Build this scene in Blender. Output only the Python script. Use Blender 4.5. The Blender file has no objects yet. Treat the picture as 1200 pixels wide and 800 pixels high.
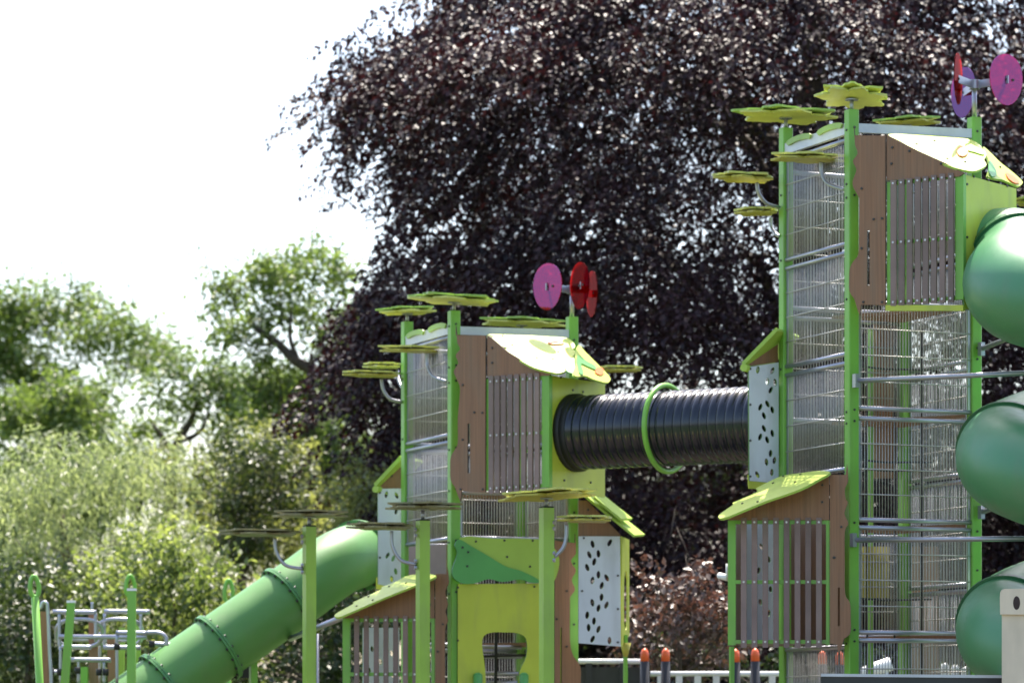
import bpy, bmesh, math, random
import numpy as np
from mathutils import Vector, Matrix, noise
from mathutils.geometry import tessellate_polygon

R = math.radians
random.seed(7)
rng = np.random.default_rng(11)
scene = bpy.context.scene
COL = scene.collection

# ------------------------------------------------------------------ camera, sky, sun, exposure
F, HZ, ZC = 4000.0, 850.0, 1.6          # survey constants: focal length and horizon row of the photograph, eye height
cam_d = bpy.data.cameras.new('camera')
cam = bpy.data.objects.new('camera', cam_d)
COL.objects.link(cam)
cam.location = (0, 0, ZC)
cam.rotation_euler = (R(90), 0, 0)
cam_d.sensor_width = 36
cam_d.lens = F / 1200 * 36
cam_d.shift_y = (HZ - 400) / 1200
cam_d.clip_start = 0.5
cam_d.clip_end = 6000
cam_d.dof.use_dof = True
cam_d.dof.focus_distance = 26.3
cam_d.dof.aperture_fstop = cam_d.lens / 52.0
scene.camera = cam

SUN_EL, SUN_AZ = R(64), R(10)           # azimuth clockwise from +Y: behind the towers, a little to the right
world = bpy.data.worlds.new("World")
scene.world = world
world.use_nodes = True
wn = world.node_tree
for n in list(wn.nodes):
    wn.nodes.remove(n)
wo = wn.nodes.new('ShaderNodeOutputWorld')
wb = wn.nodes.new('ShaderNodeBackground')
ws = wn.nodes.new('ShaderNodeTexSky')
ws.sky_type = 'NISHITA'
ws.sun_disc = False
ws.sun_elevation = SUN_EL
ws.sun_rotation = SUN_AZ
ws.air_density = 1.0
ws.dust_density = 3.0
ws.ozone_density = 1.0
wb.inputs['Strength'].default_value = 0.15
wn.links.new(ws.outputs[0], wb.inputs['Color'])
wn.links.new(wb.outputs[0], wo.inputs['Surface'])

sun_d = bpy.data.lights.new('sun', 'SUN')
sun_d.energy = 4.8
sun_d.angle = R(0.53)
sun_d.color = (1.0, 0.93, 0.82)
sun = bpy.data.objects.new('sun', sun_d)
COL.objects.link(sun)
sdir = Vector((math.sin(SUN_AZ) * math.cos(SUN_EL), math.cos(SUN_AZ) * math.cos(SUN_EL), math.sin(SUN_EL)))
sun.rotation_euler = (-sdir).to_track_quat('-Z', 'Y').to_euler()
sun.location = (10, 20, 40)

vs = scene.view_settings
vs.view_transform = 'Standard'
vs.look = 'None'
vs.exposure = 1.38
vs.gamma = 1
vs.use_curve_mapping = False
scene.cycles.max_bounces = 8
scene.cycles.transparent_max_bounces = 12

# ------------------------------------------------------------------ survey helpers
def P(px, py, d):
    """point seen at photograph pixel (px, py) standing d metres from the camera"""
    return Vector(((px - 600) * d / F, d, ZC + (HZ - py) * d / F))

class Plane:
    def __init__(self, a, b, c):
        self.p = Vector(a)
        n = (Vector(b) - self.p).cross(Vector(c) - self.p).normalized()
        if n.y > 0:
            n = -n
        self.n = n                       # towards the camera side
    def hit(self, px, py, off=0.0):
        d = Vector(((px - 600) / F, 1.0, (HZ - py) / F))
        o = Vector((0, 0, ZC))
        q = self.p + self.n * off
        t = (q - o).dot(self.n) / d.dot(self.n)
        return o + d * t

def wall(px1, d1, px2, d2):
    a, b = P(px1, 700, d1), P(px2, 700, d2)
    return Plane(a, b, a + Vector((0, 0, 1)))

# ------------------------------------------------------------------ object helpers
def empty(name, loc, label, cat, group=None):
    o = bpy.data.objects.new(name, None)
    COL.objects.link(o)
    o.location = loc
    o.empty_display_size = 0.2
    tag(o, label, cat, group)
    return o

def tag(o, label=None, cat=None, group=None, kind=None):
    if label: o['label'] = label
    if cat: o['category'] = cat
    if group: o['group'] = group
    if kind: o['kind'] = kind
    return o

def root_loc(parent):
    v = Vector((0, 0, 0))
    while parent is not None:
        v = v + parent.location
        parent = parent.parent
    return v

def link(name, mesh, parent=None, loc=None):
    o = bpy.data.objects.new(name, mesh)
    COL.objects.link(o)
    if parent is not None:
        o.parent = parent
    if loc is not None:
        o.location = loc
    return o

class MB:
    """collects world-space faces, then links them as ONE mesh object"""
    def __init__(self):
        self.v, self.f, self.m, self.s = [], [], [], []
    def face(self, idx, mi=0, smooth=False):
        self.f.append(idx); self.m.append(mi); self.s.append(smooth)
    def box(self, c, ax, ay, az, mi=0):
        """box from centre and three half-extent vectors"""
        b = len(self.v)
        for i in (-1, 1):
            for j in (-1, 1):
                for k in (-1, 1):
                    self.v.append(Vector(c) + ax * i + ay * j + az * k)
        for q in ((0, 1, 3, 2), (4, 6, 7, 5), (0, 4, 5, 1), (2, 3, 7, 6), (0, 2, 6, 4), (1, 5, 7, 3)):
            self.face([b + x for x in q], mi)
    def tube(self, path, r, seg=10, closed=False, mi=0, caps=True, smooth=True):
        path = [Vector(p) for p in path]
        n = len(path)
        rr = r if isinstance(r, (list, tuple)) else [r] * n
        b = len(self.v)
        up = None
        for i in range(n):
            if closed:
                t = path[(i + 1) % n] - path[i - 1]
            else:
                t = path[min(i + 1, n - 1)] - path[max(i - 1, 0)]
            t = t.normalized() if t.length > 1e-9 else Vector((0, 0, 1))
            if up is None:
                up = Vector((0, 0, 1)) if abs(t.z) < 0.9 else Vector((1, 0, 0))
            up = (up - t * up.dot(t))
            up = up.normalized() if up.length > 1e-6 else t.orthogonal().normalized()
            s = t.cross(up)
            for k in range(seg):
                a = 2 * math.pi * k / seg
                self.v.append(path[i] + (up * math.cos(a) + s * math.sin(a)) * rr[i])
        m = n if closed else n - 1
        for i in range(m):
            i2 = (i + 1) % n
            for k in range(seg):
                k2 = (k + 1) % seg
                self.face([b + i * seg + k, b + i * seg + k2, b + i2 * seg + k2, b + i2 * seg + k], mi, smooth)
        if caps and not closed:
            self.face([b + k for k in range(seg)][::-1], mi)
            self.face([b + (n - 1) * seg + k for k in range(seg)], mi)
    def disc(self, c, n, r, h, seg=8, mi=0):
        n = Vector(n).normalized()
        self.tube([Vector(c), Vector(c) + n * h], r, seg, mi=mi, smooth=False)
    def prism(self, loops, ext, mi=0, side_mi=None):
        """loops: outer loop then holes, 3-D points on one plane; extruded by ext"""
        ext = Vector(ext)
        tris = tessellate_polygon(loops)
        flat = [p for l in loops for p in l]
        b = len(self.v)
        N = len(flat)
        self.v += [Vector(p) for p in flat] + [Vector(p) + ext for p in flat]
        if side_mi is None: side_mi = mi
        for t in tris:
            p0, p1, p2 = (flat[i] for i in t)
            nn = (p1 - p0).cross(p2 - p0)
            t = list(t) if nn.dot(ext) < 0 else list(t)[::-1]
            self.face([b + i for i in t], mi)
            self.face([b + N + i for i in t[::-1]], mi)
        o = 0
        for l in loops:
            n = len(l)
            for i in range(n):
                j = (i + 1) % n
                self.face([b + o + i, b + o + j, b + N + o + j, b + N + o + i], side_mi)
            o += n
    def build(self, name, mats, parent=None, fix=True):
        rl = root_loc(parent)
        me = bpy.data.meshes.new(name)
        me.from_pydata([tuple(p - rl) for p in self.v], [], self.f)
        for m in (mats if isinstance(mats, (list, tuple)) else [mats]):
            me.materials.append(m)
        me.polygons.foreach_set('material_index', self.m)
        me.polygons.foreach_set('use_smooth', self.s)
        if fix:
            bm = bmesh.new(); bm.from_mesh(me)
            bmesh.ops.recalc_face_normals(bm, faces=bm.faces)
            bm.to_mesh(me); bm.free()
        me.update()
        return link(name, me, parent)

def smooth_loop(pts, n=5):
    out = []
    N = len(pts)
    pv = [Vector((p[0], p[1])) for p in pts]
    for i in range(N):
        p0, p1, p2, p3 = pv[i - 1], pv[i], pv[(i + 1) % N], pv[(i + 2) % N]
        for k in range(n):
            t = k / n
            q = 0.5 * ((2 * p1) + (p2 - p0) * t + (2 * p0 - 5 * p1 + 4 * p2 - p3) * t * t + (3 * p1 - p0 - 3 * p2 + p3) * t ** 3)
            out.append((q.x, q.y))
    return out

def smooth_path(pts, n=6):
    pv = [Vector(p) for p in pts]
    out = []
    for i in range(len(pv) - 1):
        p0 = pv[max(i - 1, 0)]; p1 = pv[i]; p2 = pv[i + 1]; p3 = pv[min(i + 2, len(pv) - 1)]
        for k in range(n):
            t = k / n
            out.append(0.5 * ((2 * p1) + (p2 - p0) * t + (2 * p0 - 5 * p1 + 4 * p2 - p3) * t * t + (3 * p1 - p0 - 3 * p2 + p3) * t ** 3))
    out.append(pv[-1])
    return out

def panel(name, plane, outer, mat, parent, th=0.015, off=0.0, holes=(), bolts=(), side=None, bolt_mat=None, extra=None):
    """flat board traced on a plane, th thick, with bolt heads standing proud of its face"""
    m = MB()
    loops = [[plane.hit(x, y, off) for x, y in outer]] + [[plane.hit(x, y, off) for x, y in h] for h in holes]
    m.prism(loops, -plane.n * th, 0, 1)
    for x, y in bolts:
        m.disc(plane.hit(x, y, off), plane.n, 0.011, 0.009, 7, 2)
    if extra: extra(m)
    return m.build(name, [mat, side or mat, bolt_mat or M['bolt']], parent)

def leaf_hole(cx, cy, a, b, ang):
    out = []
    for k in range(10):
        t = 2 * math.pi * k / 10
        x, y = a * math.cos(t), b * math.sin(t) * (1 if abs(math.cos(t)) < .9 else .6)
        out.append((cx + x * math.cos(ang) - y * math.sin(ang), cy + x * math.sin(ang) + y * math.cos(ang)))
    return out

# ------------------------------------------------------------------ materials
M = {}
def lin(r, g, b):
    f = lambda c: (c / 12.92 if c <= 0.04045 else ((c + 0.055) / 1.055) ** 2.4)
    return tuple(f(x / 255) for x in (r, g, b)) + (1,)

def make_mat(key, base, rough=0.45, var=0.12, scale=6.0, bump=0.0, bscale=60.0, metallic=0.0, spec=0.5, grain=False, coat=0.0, dirt=0.0, objvar=0.0):
    m = bpy.data.materials.new(key)
    m.use_nodes = True
    nt = m.node_tree
    bs = nt.nodes['Principled BSDF']
    bs.inputs['Roughness'].default_value = rough
    bs.inputs['Metallic'].default_value = metallic
    bs.inputs['Specular IOR Level'].default_value = spec
    if coat: bs.inputs['Coat Weight'].default_value = coat
    tc = nt.nodes.new('ShaderNodeTexCoord')
    no = nt.nodes.new('ShaderNodeTexNoise')
    no.inputs['Scale'].default_value = scale
    no.inputs['Detail'].default_value = 6
    src = tc.outputs['Object']
    if grain:
        mp = nt.nodes.new('ShaderNodeMapping')
        mp.inputs['Scale'].default_value = grain
        nt.links.new(src, mp.inputs['Vector'])
        nt.links.new(mp.outputs[0], no.inputs['Vector'])
    else:
        nt.links.new(src, no.inputs['Vector'])
    rp = nt.nodes.new('ShaderNodeValToRGB')
    rp.color_ramp.elements[0].position = 0.3
    rp.color_ramp.elements[1].position = 0.7
    c = base
    rp.color_ramp.elements[0].color = tuple(x * (1 - var) for x in c[:3]) + (1,)
    rp.color_ramp.elements[1].color = tuple(min(1, x * (1 + var)) for x in c[:3]) + (1,)
    nt.links.new(no.outputs['Fac'], rp.inputs['Fac'])
    colout = rp.outputs['Color']
    if dirt:
        n3 = nt.nodes.new('ShaderNodeTexNoise'); n3.inputs['Scale'].default_value = 2.2; n3.inputs['Detail'].default_value = 9
        mp3 = nt.nodes.new('ShaderNodeMapping'); mp3.inputs['Scale'].default_value = (2.5, 2.5, 0.6)
        nt.links.new(tc.outputs['Object'], mp3.inputs['Vector']); nt.links.new(mp3.outputs[0], n3.inputs['Vector'])
        r3 = nt.nodes.new('ShaderNodeValToRGB'); r3.color_ramp.elements[0].position = 0.5; r3.color_ramp.elements[1].position = 0.75
        r3.color_ramp.elements[0].color = (0, 0, 0, 1); r3.color_ramp.elements[1].color = (dirt, dirt, dirt, 1)
        nt.links.new(n3.outputs['Fac'], r3.inputs['Fac'])
        mx = nt.nodes.new('ShaderNodeMix'); mx.data_type = 'RGBA'
        nt.links.new(r3.outputs['Color'], mx.inputs[0])
        nt.links.new(colout, mx.inputs[6]); mx.inputs[7].default_value = (0.16, 0.15, 0.11, 1)
        colout = mx.outputs[2]
    nt.links.new(colout, bs.inputs['Base Color'])
    n2 = nt.nodes.new('ShaderNodeTexNoise')
    n2.inputs['Scale'].default_value = 14
    n2.inputs['Detail'].default_value = 4
    nt.links.new(tc.outputs['Object'], n2.inputs['Vector'])
    mr = nt.nodes.new('ShaderNodeMapRange')
    mr.inputs['To Min'].default_value = max(0.03, rough - 0.08)
    mr.inputs['To Max'].default_value = min(1, rough + 0.1)
    nt.links.new(n2.outputs['Fac'], mr.inputs['Value'])
    nt.links.new(mr.outputs[0], bs.inputs['Roughness'])
    if bump:
        nb = nt.nodes.new('ShaderNodeTexNoise'); nb.inputs['Scale'].default_value = bscale
        nt.links.new(tc.outputs['Object'], nb.inputs['Vector'])
        bp = nt.nodes.new('ShaderNodeBump'); bp.inputs['Strength'].default_value = bump; bp.inputs['Distance'].default_value = 0.01
        nt.links.new(nb.outputs['Fac'], bp.inputs['Height']); nt.links.new(bp.outputs[0], bs.inputs['Normal'])
    if objvar:
        oi = nt.nodes.new('ShaderNodeObjectInfo')
        mo = nt.nodes.new('ShaderNodeMapRange'); mo.inputs['To Min'].default_value = 1 - objvar; mo.inputs['To Max'].default_value = 1 + objvar
        nt.links.new(oi.outputs['Random'], mo.inputs['Value'])
        mv = nt.nodes.new('ShaderNodeVectorMath'); mv.operation = 'SCALE'
        nt.links.new(colout, mv.inputs[0]); nt.links.new(mo.outputs[0], mv.inputs['Scale'])
        nt.links.new(mv.outputs[0], bs.inputs['Base Color'])
    M[key] = m
    return m

make_mat('post_green', (0.18, 0.43, 0.055, 1), 0.38, 0.08, 3, dirt=0.35)
make_mat('post_lime', (0.30, 0.49, 0.065, 1), 0.38, 0.08, 3, dirt=0.35)
make_mat('olive_yellow', (0.50, 0.56, 0.055, 1), 0.42, 0.08, 2.5, dirt=0.3)
make_mat('leaf_yellow', (0.52, 0.54, 0.14, 1), 0.42, 0.08, 4, dirt=0.25)
make_mat('leaf_green', (0.26, 0.42, 0.08, 1), 0.42, 0.08, 4)
make_mat('leaf_ochre', (0.42, 0.38, 0.06, 1), 0.45, 0.1, 4, dirt=0.3)
make_mat('roof_pale', (0.47, 0.57, 0.085, 1), 0.45, 0.06, 3, dirt=0.15)
make_mat('mid_green', (0.095, 0.34, 0.085, 1), 0.4, 0.08, 4)
make_mat('pale_green', (0.36, 0.52, 0.075, 1), 0.42, 0.06, 3)
make_mat('leaf_dull', (0.20, 0.18, 0.085, 1), 0.5, 0.1, 4, dirt=0.3)
make_mat('orange', (0.70, 0.16, 0.03, 1), 0.45, 0.06, 5)
make_mat('wood_brown', (0.245, 0.118, 0.058, 1), 0.5, 0.17, 1.0, grain=(60, 60, 1.5), dirt=0.3, objvar=0.08)
make_mat('slat_mauve', (0.205, 0.135, 0.118, 1), 0.5, 0.18, 3, dirt=0.3, objvar=0.16)
make_mat('white_board', (0.62, 0.655, 0.73, 1), 0.4, 0.05, 3, dirt=0.25)
make_mat('board_edge', (0.10, 0.20, 0.05, 1), 0.5, 0.1, 5)
make_mat('brown_edge', (0.07, 0.045, 0.035, 1), 0.6, 0.1, 5)
make_mat('steel', (0.38, 0.385, 0.44, 1), 0.38, 0.06, 8, metallic=0.85)
make_mat('wire', (0.42, 0.41, 0.40, 1), 0.45, 0.06, 8, metallic=0.4)
make_mat('steel_sheet', (0.5, 0.52, 0.56, 1), 0.45, 0.08, 6, metallic=0.5)
make_mat('bolt', (0.03, 0.03, 0.03, 1), 0.4, 0.1, 8)
make_mat('rivet', (0.55, 0.52, 0.52, 1), 0.3, 0.1, 8, metallic=0.6)
make_mat('slide_green', (0.052, 0.215, 0.082, 1), 0.40, 0.07, 1.6, spec=0.75, dirt=0.16)
make_mat('slide_flange', (0.02, 0.11, 0.04, 1), 0.38, 0.08, 3)
make_mat('left_slide', (0.090, 0.240, 0.058, 1), 0.45, 0.09, 1.6, spec=0.5, dirt=0.16)
make_mat('left_flange', (0.07, 0.22, 0.065, 1), 0.38, 0.08, 3)
make_mat('black_tube', (0.006, 0.008, 0.017, 1), 0.17, 0.2, 4, spec=0.6)
make_mat('black_rubber', (0.012, 0.012, 0.013, 1), 0.6, 0.2, 10)
make_mat('cream_paint', (0.70, 0.59, 0.44, 1), 0.42, 0.05, 3, bump=0.05, bscale=120, dirt=0.2)
make_mat('dark_board', (0.02, 0.021, 0.026, 1), 0.35, 0.2, 6)
make_mat('white_paint', (0.78, 0.78, 0.76, 1), 0.35, 0.05, 5, dirt=0.2)
make_mat('tip_orange', (0.80, 0.13, 0.035, 1), 0.4, 0.08, 12)
make_mat('bollard_dark', (0.009, 0.010, 0.014, 1), 0.45, 0.2, 8)
make_mat('bark', (0.075, 0.055, 0.04, 1), 0.85, 0.4, 5, grain=(6, 6, 1.2), bump=0.6, bscale=18)
make_mat('lawn', (0.06, 0.10, 0.025, 1), 0.9, 0.4, 0.8, bump=0.4, bscale=30)
make_mat('rope', (0.02, 0.02, 0.022, 1), 0.8, 0.2, 20)

def acrylic(key, tint, gloss_tint, refl):
    m = bpy.data.materials.new(key); m.use_nodes = True
    nt = m.node_tree
    for n in list(nt.nodes): nt.nodes.remove(n)
    out = nt.nodes.new('ShaderNodeOutputMaterial')
    tr = nt.nodes.new('ShaderNodeBsdfTransparent'); tr.inputs[0].default_value = tint
    tl = nt.nodes.new('ShaderNodeBsdfTranslucent'); tl.inputs[0].default_value = tint
    gl = nt.nodes.new('ShaderNodeBsdfGlossy'); gl.inputs[0].default_value = gloss_tint; gl.inputs['Roughness'].default_value = 0.06
    lw = nt.nodes.new('ShaderNodeFresnel'); lw.inputs['IOR'].default_value = 1.5
    mr = nt.nodes.new('ShaderNodeMath'); mr.operation = 'MULTIPLY_ADD'; mr.inputs[1].default_value = 1.0; mr.inputs[2].default_value = refl
    nt.links.new(lw.outputs[0], mr.inputs[0])
    tc = nt.nodes.new('ShaderNodeTexCoord'); no = nt.nodes.new('ShaderNodeTexNoise'); no.inputs['Scale'].default_value = 7
    nt.links.new(tc.outputs['Object'], no.inputs['Vector'])
    ma = nt.nodes.new('ShaderNodeMapRange'); ma.inputs['To Min'].default_value = 0.10; ma.inputs['To Max'].default_value = 0.28
    nt.links.new(no.outputs['Fac'], ma.inputs['Value'])
    m1 = nt.nodes.new('ShaderNodeMixShader'); nt.links.new(ma.outputs[0], m1.inputs[0])
    nt.links.new(tr.outputs[0], m1.inputs[1]); nt.links.new(tl.outputs[0], m1.inputs[2])
    m2 = nt.nodes.new('ShaderNodeMixShader'); nt.links.new(mr.outputs[0], m2.inputs[0])
    nt.links.new(m1.outputs[0], m2.inputs[1]); nt.links.new(gl.outputs[0], m2.inputs[2])
    nt.links.new(m2.outputs[0], out.inputs['Surface'])
    M[key] = m
acrylic('acrylic_red', (1.0, 0.03, 0.03, 1), (0.35, 0.1, 0.1, 1), 0.0)
acrylic('acrylic_sky_tint', (0.75, 0.03, 0.16, 1), (0.5, 0.32, 0.75, 1), 0.14)  # red acrylic again, with the violet of reflected sky put into its tints

def leaf_mat(key, dark, light, rough=0.38, trans=0.3, tl=None, spec=0.5):
    m = bpy.data.materials.new(key); m.use_nodes = True
    nt = m.node_tree
    bs = nt.nodes['Principled BSDF']
    out = nt.nodes['Material Output']
    geo = nt.nodes.new('ShaderNodeNewGeometry')
    rp = nt.nodes.new('ShaderNodeValToRGB')
    rp.color_ramp.elements[0].color = tuple(dark) + (1,)
    rp.color_ramp.elements[1].color = tuple(light) + (1,)
    tc = nt.nodes.new('ShaderNodeTexCoord')
    no = nt.nodes.new('ShaderNodeTexNoise'); no.inputs['Scale'].default_value = 0.55; no.inputs['Detail'].default_value = 3
    nt.links.new(tc.outputs['Object'], no.inputs['Vector'])
    ad = nt.nodes.new('ShaderNodeMath'); ad.operation = 'MULTIPLY_ADD'; ad.inputs[1].default_value = 1.5; ad.inputs[2].default_value = -0.75
    nt.links.new(no.outputs['Fac'], ad.inputs[0])
    sm = nt.nodes.new('ShaderNodeMath'); sm.operation = 'ADD'; sm.use_clamp = True
    nt.links.new(geo.outputs['Random Per Island'], sm.inputs[0]); nt.links.new(ad.outputs[0], sm.inputs[1])
    nt.links.new(sm.outputs[0], rp.inputs['Fac'])
    nt.links.new(rp.outputs['Color'], bs.inputs['Base Color'])
    bs.inputs['Roughness'].default_value = rough
    bs.inputs['Specular IOR Level'].default_value = spec
    tb = nt.nodes.new('ShaderNodeBsdfTranslucent')
    mul = nt.nodes.new('ShaderNodeMix'); mul.data_type = 'RGBA'; mul.blend_type = 'MULTIPLY'; mul.inputs[0].default_value = 1
    nt.links.new(rp.outputs['Color'], mul.inputs[6]); mul.inputs[7].default_value = tuple(tl or (1.6, 1.6, 0.8)) + (1,)
    nt.links.new(mul.outputs[2], tb.inputs[0])
    mx = nt.nodes.new('ShaderNodeMixShader'); mx.inputs[0].default_value = trans
    nt.links.new(bs.outputs[0], mx.inputs[1]); nt.links.new(tb.outputs[0], mx.inputs[2])
    nt.links.new(mx.outputs[0], out.inputs['Surface'])
    M[key] = m
leaf_mat('beech_leaf', (0.009, 0.0055, 0.009), (0.046, 0.020, 0.025), 0.50, 0.14, (2.2, 0.95, 0.9), 0.30)
leaf_mat('copper_leaf', (0.05, 0.032, 0.027), (0.18, 0.12, 0.095), 0.42, 0.2, (1.6, 1.0, 0.9))
leaf_mat('oak_leaf', (0.052, 0.086, 0.024), (0.185, 0.24, 0.078), 0.40, 0.45, (1.4, 1.5, 0.75))
leaf_mat('willow_leaf', (0.13, 0.165, 0.085), (0.34, 0.37, 0.22), 0.42, 0.45, (1.5, 1.6, 1.0))
leaf_mat('bush_leaf', (0.07, 0.105, 0.035), (0.24, 0.285, 0.12), 0.42, 0.5)
leaf_mat('dusty_leaf', (0.10, 0.12, 0.048), (0.25, 0.27, 0.125), 0.45, 0.45)
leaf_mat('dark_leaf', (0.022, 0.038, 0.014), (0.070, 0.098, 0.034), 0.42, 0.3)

# ------------------------------------------------------------------ ground
def gz(y):
    t = min(1, max(0, (y - 35.1) / 1.0))
    return 0.95 * t * t * (3 - 2 * t)
g = MB()
ys = [-200, 0, 15, 28, 34, 35.1, 35.2, 35.3, 35.4, 35.5, 35.6, 35.7, 35.8, 35.9, 36, 36.1, 38, 60, 90, 150, 400, 3000]
xs = [-3000, -400, -120, -60, -30, -15, 0, 15, 30, 60, 120, 400, 3000]
for y in ys:
    for x in xs: g.v.append(Vector((x, y, gz(y))))
for i in range(len(ys) - 1):
    for j in range(len(xs) - 1):
        a = i * len(xs) + j
        g.face([a, a + 1, a + len(xs) + 1, a + len(xs)])
tag(g.build('ground', M['lawn']), kind='structure')
g = MB()
for y in (20, 35):
    for x in (-14, 14): g.v.append(Vector((x, y, 0.004)))
g.face([0, 1, 3, 2])
make_mat('rubber_surface', (0.09, 0.07, 0.055, 1), 0.9, 0.25, 40, bump=0.3, bscale=200)
tag(g.build('play_surface', M['rubber_surface']), kind='structure')

# ------------------------------------------------------------------ towers
YAW = R(23)
U = Vector((math.cos(YAW), math.sin(YAW), 0))
V = Vector((-math.sin(YAW), math.cos(YAW), 0))
Z = Vector((0, 0, 1))
S = 1.256

def zat(py, d): return ZC + (HZ - py) * d / F

class Tower:
    def __init__(self, px, d, label):
        p = P(px, 700, d)
        self.c = Vector((p.x, p.y, 0))
        self.root = empty('climbing_tower', self.c, label, 'playground tower', 'playground climbing towers')
    def at(self, a, b, z): return self.c + U * a + V * b + Z * z
    def post(self, a, b, ztop, mat='post_green', bolts=()):
        m = MB()
        h = ztop / 2
        w = 0.05
        e = 0.008
        # chamfered square tube
        pr = []
        for sx, sy in ((1, 1), (-1, 1), (-1, -1), (1, -1)):
            order = [(w, w - e), (w - e, w)] if sx * sy > 0 else [(w - e, w), (w, w - e)]
            for x, y in order: pr.append(self.at(a + sx * x, b + sy * y, 0))
        m.prism([pr], Z * ztop)
        for z in bolts:
            m.disc(self.at(a - 0.0, b - w, z), -V, 0.011, 0.008, 7, 1)
            m.disc(self.at(a - w, b, z - 0.02), -U, 0.011, 0.008, 7, 1)
        return m.build('post', [M[mat], M['bolt']], self.root)

def mesh_panel(tw, a0, b0, a1, b1, z0, z1, off, single=True, pitch=0.0290, wires_to=None, rungs=True):
    """welded panel between two posts: round rails top and bottom, side strips, upright wires, thin rungs"""
    p0, p1 = tw.at(a0, b0, 0), tw.at(a1, b1, 0)
    d = (p1 - p0).normalized(); n = d.cross(Z)
    L = (p1 - p0).length
    A = p0 + d * 0.055 + n * off; B = p1 - d * 0.055 + n * off
    m = MB()
    for z in (z0, z1): m.tube([A + Z * z, B + Z * z], 0.021, 10)
    for q in (A + d * 0.012, B - d * 0.012):
        m.box(q + Z * (z0 + z1) / 2, d * 0.012, n * 0.004, Z * ((z1 - z0) / 2 - 0.018))
    fr = m.build('mesh_panel', M['steel'], tw.root)
    LL = (B - A).length
    nw = int((LL - 0.05) / pitch)
    rl = tw.root.location
    rr = 0.0040
    if single:
        w = MB(); w.tube([Vector((0, 0, z0 + .015)), Vector((0, 0, z1 - .015))], rr, 5)
        me = None
        for i in range(nw):
            q = A + d * (0.035 + (LL - 0.07) * i / (nw - 1))
            if me is None:
                o = w.build('wire', M['wire'], None); me = o.data; o.parent = fr
            else:
                o = link('wire', me, fr)
            o.location = q - rl
    else:
        w = MB()
        for i in range(nw):
            q = A + d * (0.035 + (LL - 0.07) * i / (nw - 1))
            w.tube([q + Z * (z0 + .015), q + Z * (z1 - .015)], rr, 4)
        w.build('wire_grid', M['wire'], fr)['kind'] = 'stuff'
    if rungs:
        k = max(1, round((z1 - z0) / 0.24))
        me = None
        for i in range(1, k):
            z = z0 + (z1 - z0) * i / k
            w = MB(); w.tube([A + Z * z + n * 0.009, B + Z * z + n * 0.009], 0.0055, 6)
            w.build('rung', M['wire'], fr)
    return fr

def slat_panel(tw, plane, xs, w, ytop, ybot, rails, stiles, off=0.0, mat='post_green'):
    """green frame with separate upright slats screwed on; ytop(x), ybot(x), rails: list of y(x)"""
    m = MB()
    x0, x1 = stiles[0][0], stiles[-1][1]
    for a, b in stiles:
        t0, t1 = ytop((a + b) / 2) + 3, ybot((a + b) / 2) - 3
        m.prism([[plane.hit(a, t0, off), plane.hit(b, t0, off), plane.hit(b, t1, off), plane.hit(a, t1, off)]], -plane.n * 0.05)
    for f in rails:
        m.prism([[plane.hit(x0, f(x0) - 2.2, off - .004), plane.hit(x1, f(x1) - 2.2, off - .004), plane.hit(x1, f(x1) + 2.2, off - .004), plane.hit(x0, f(x0) + 2.2, off - .004)]], -plane.n * 0.03)
    fr = m.build('slat_panel', M[mat], tw.root)
    for x in xs:
        s = MB()
        j = random.uniform(-.4, .4)
        a, b = x - w / 2, x + w / 2
        y0, y1 = ytop(x) + j, ybot(x) + j * .6
        s.prism([[plane.hit(a, y0, off + .024), plane.hit(b, y0, off + .024), plane.hit(b, y1, off + .024), plane.hit(a, y1, off + .024)]], -plane.n * 0.022)
        for f in rails:
            s.disc(plane.hit(x, f(x), off + .024), plane.n, 0.010, 0.006, 7, 1)
        s.build('slat', [M['slat_mauve'], M['rivet']], fr)
    return fr

def leaf_canopy(parent, c, r, tilt, rot, stem=0.0, side=None, mats=('leaf_yellow', 'leaf_green'), lobes=5, bracket=None, squash=1.0):
    """wavy cut plastic leaf: lower board, smaller upper board as a sub-part, plus its steel stem or bent bracket"""
    c = Vector(c)
    rm = Matrix.Rotation(tilt[0], 3, 'X') @ Matrix.Rotation(tilt[1], 3, 'Y') @ Matrix.Rotation(rot, 3, 'Z')
    def out(rad, ph, z, n=60):
        o = []
        for k in range(n):
            t = 2 * math.pi * k / n
            q = rad * (1 + 0.17 * math.cos(lobes * t + ph) + 0.06 * math.cos(3 * lobes * t + 1.1) + 0.03 * math.cos(2 * t + ph))
            o.append(c + rm @ Vector((q * math.cos(t), q * math.sin(t) * squash, z)))
        return o
    m = MB(); m.prism([out(r * .93, 0.4, 0)], rm @ Vector((0, 0, 0.018)))
    for k in range(6):
        t = k * 1.05 + rot
        m.disc(c + rm @ Vector((r * .55 * math.cos(t), r * .55 * math.sin(t) * squash, 0.024)), rm @ Z, 0.014, 0.03, 7, 1)
    lp = m.build('leaf_canopy', [M[mats[0]], M['steel']], parent)
    m = MB(); m.prism([out(r * 0.95, 2.6, 0.034)], rm @ Vector((0, 0, 0.018)))
    m.build('upper_leaf', M[mats[1]], lp)
    m = MB()
    if stem:
        m.tube([c - Z * stem, c - Z * 0.002], 0.018, 10)
        m.disc(c - Z * 0.014, Z, 0.06, 0.01, 12)
        m.build('stem', M['steel'], lp)
    if bracket:
        m.tube(smooth_path(bracket, 7), 0.017, 8)
        m.build('bracket', M['steel'], lp)
    return lp

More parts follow.
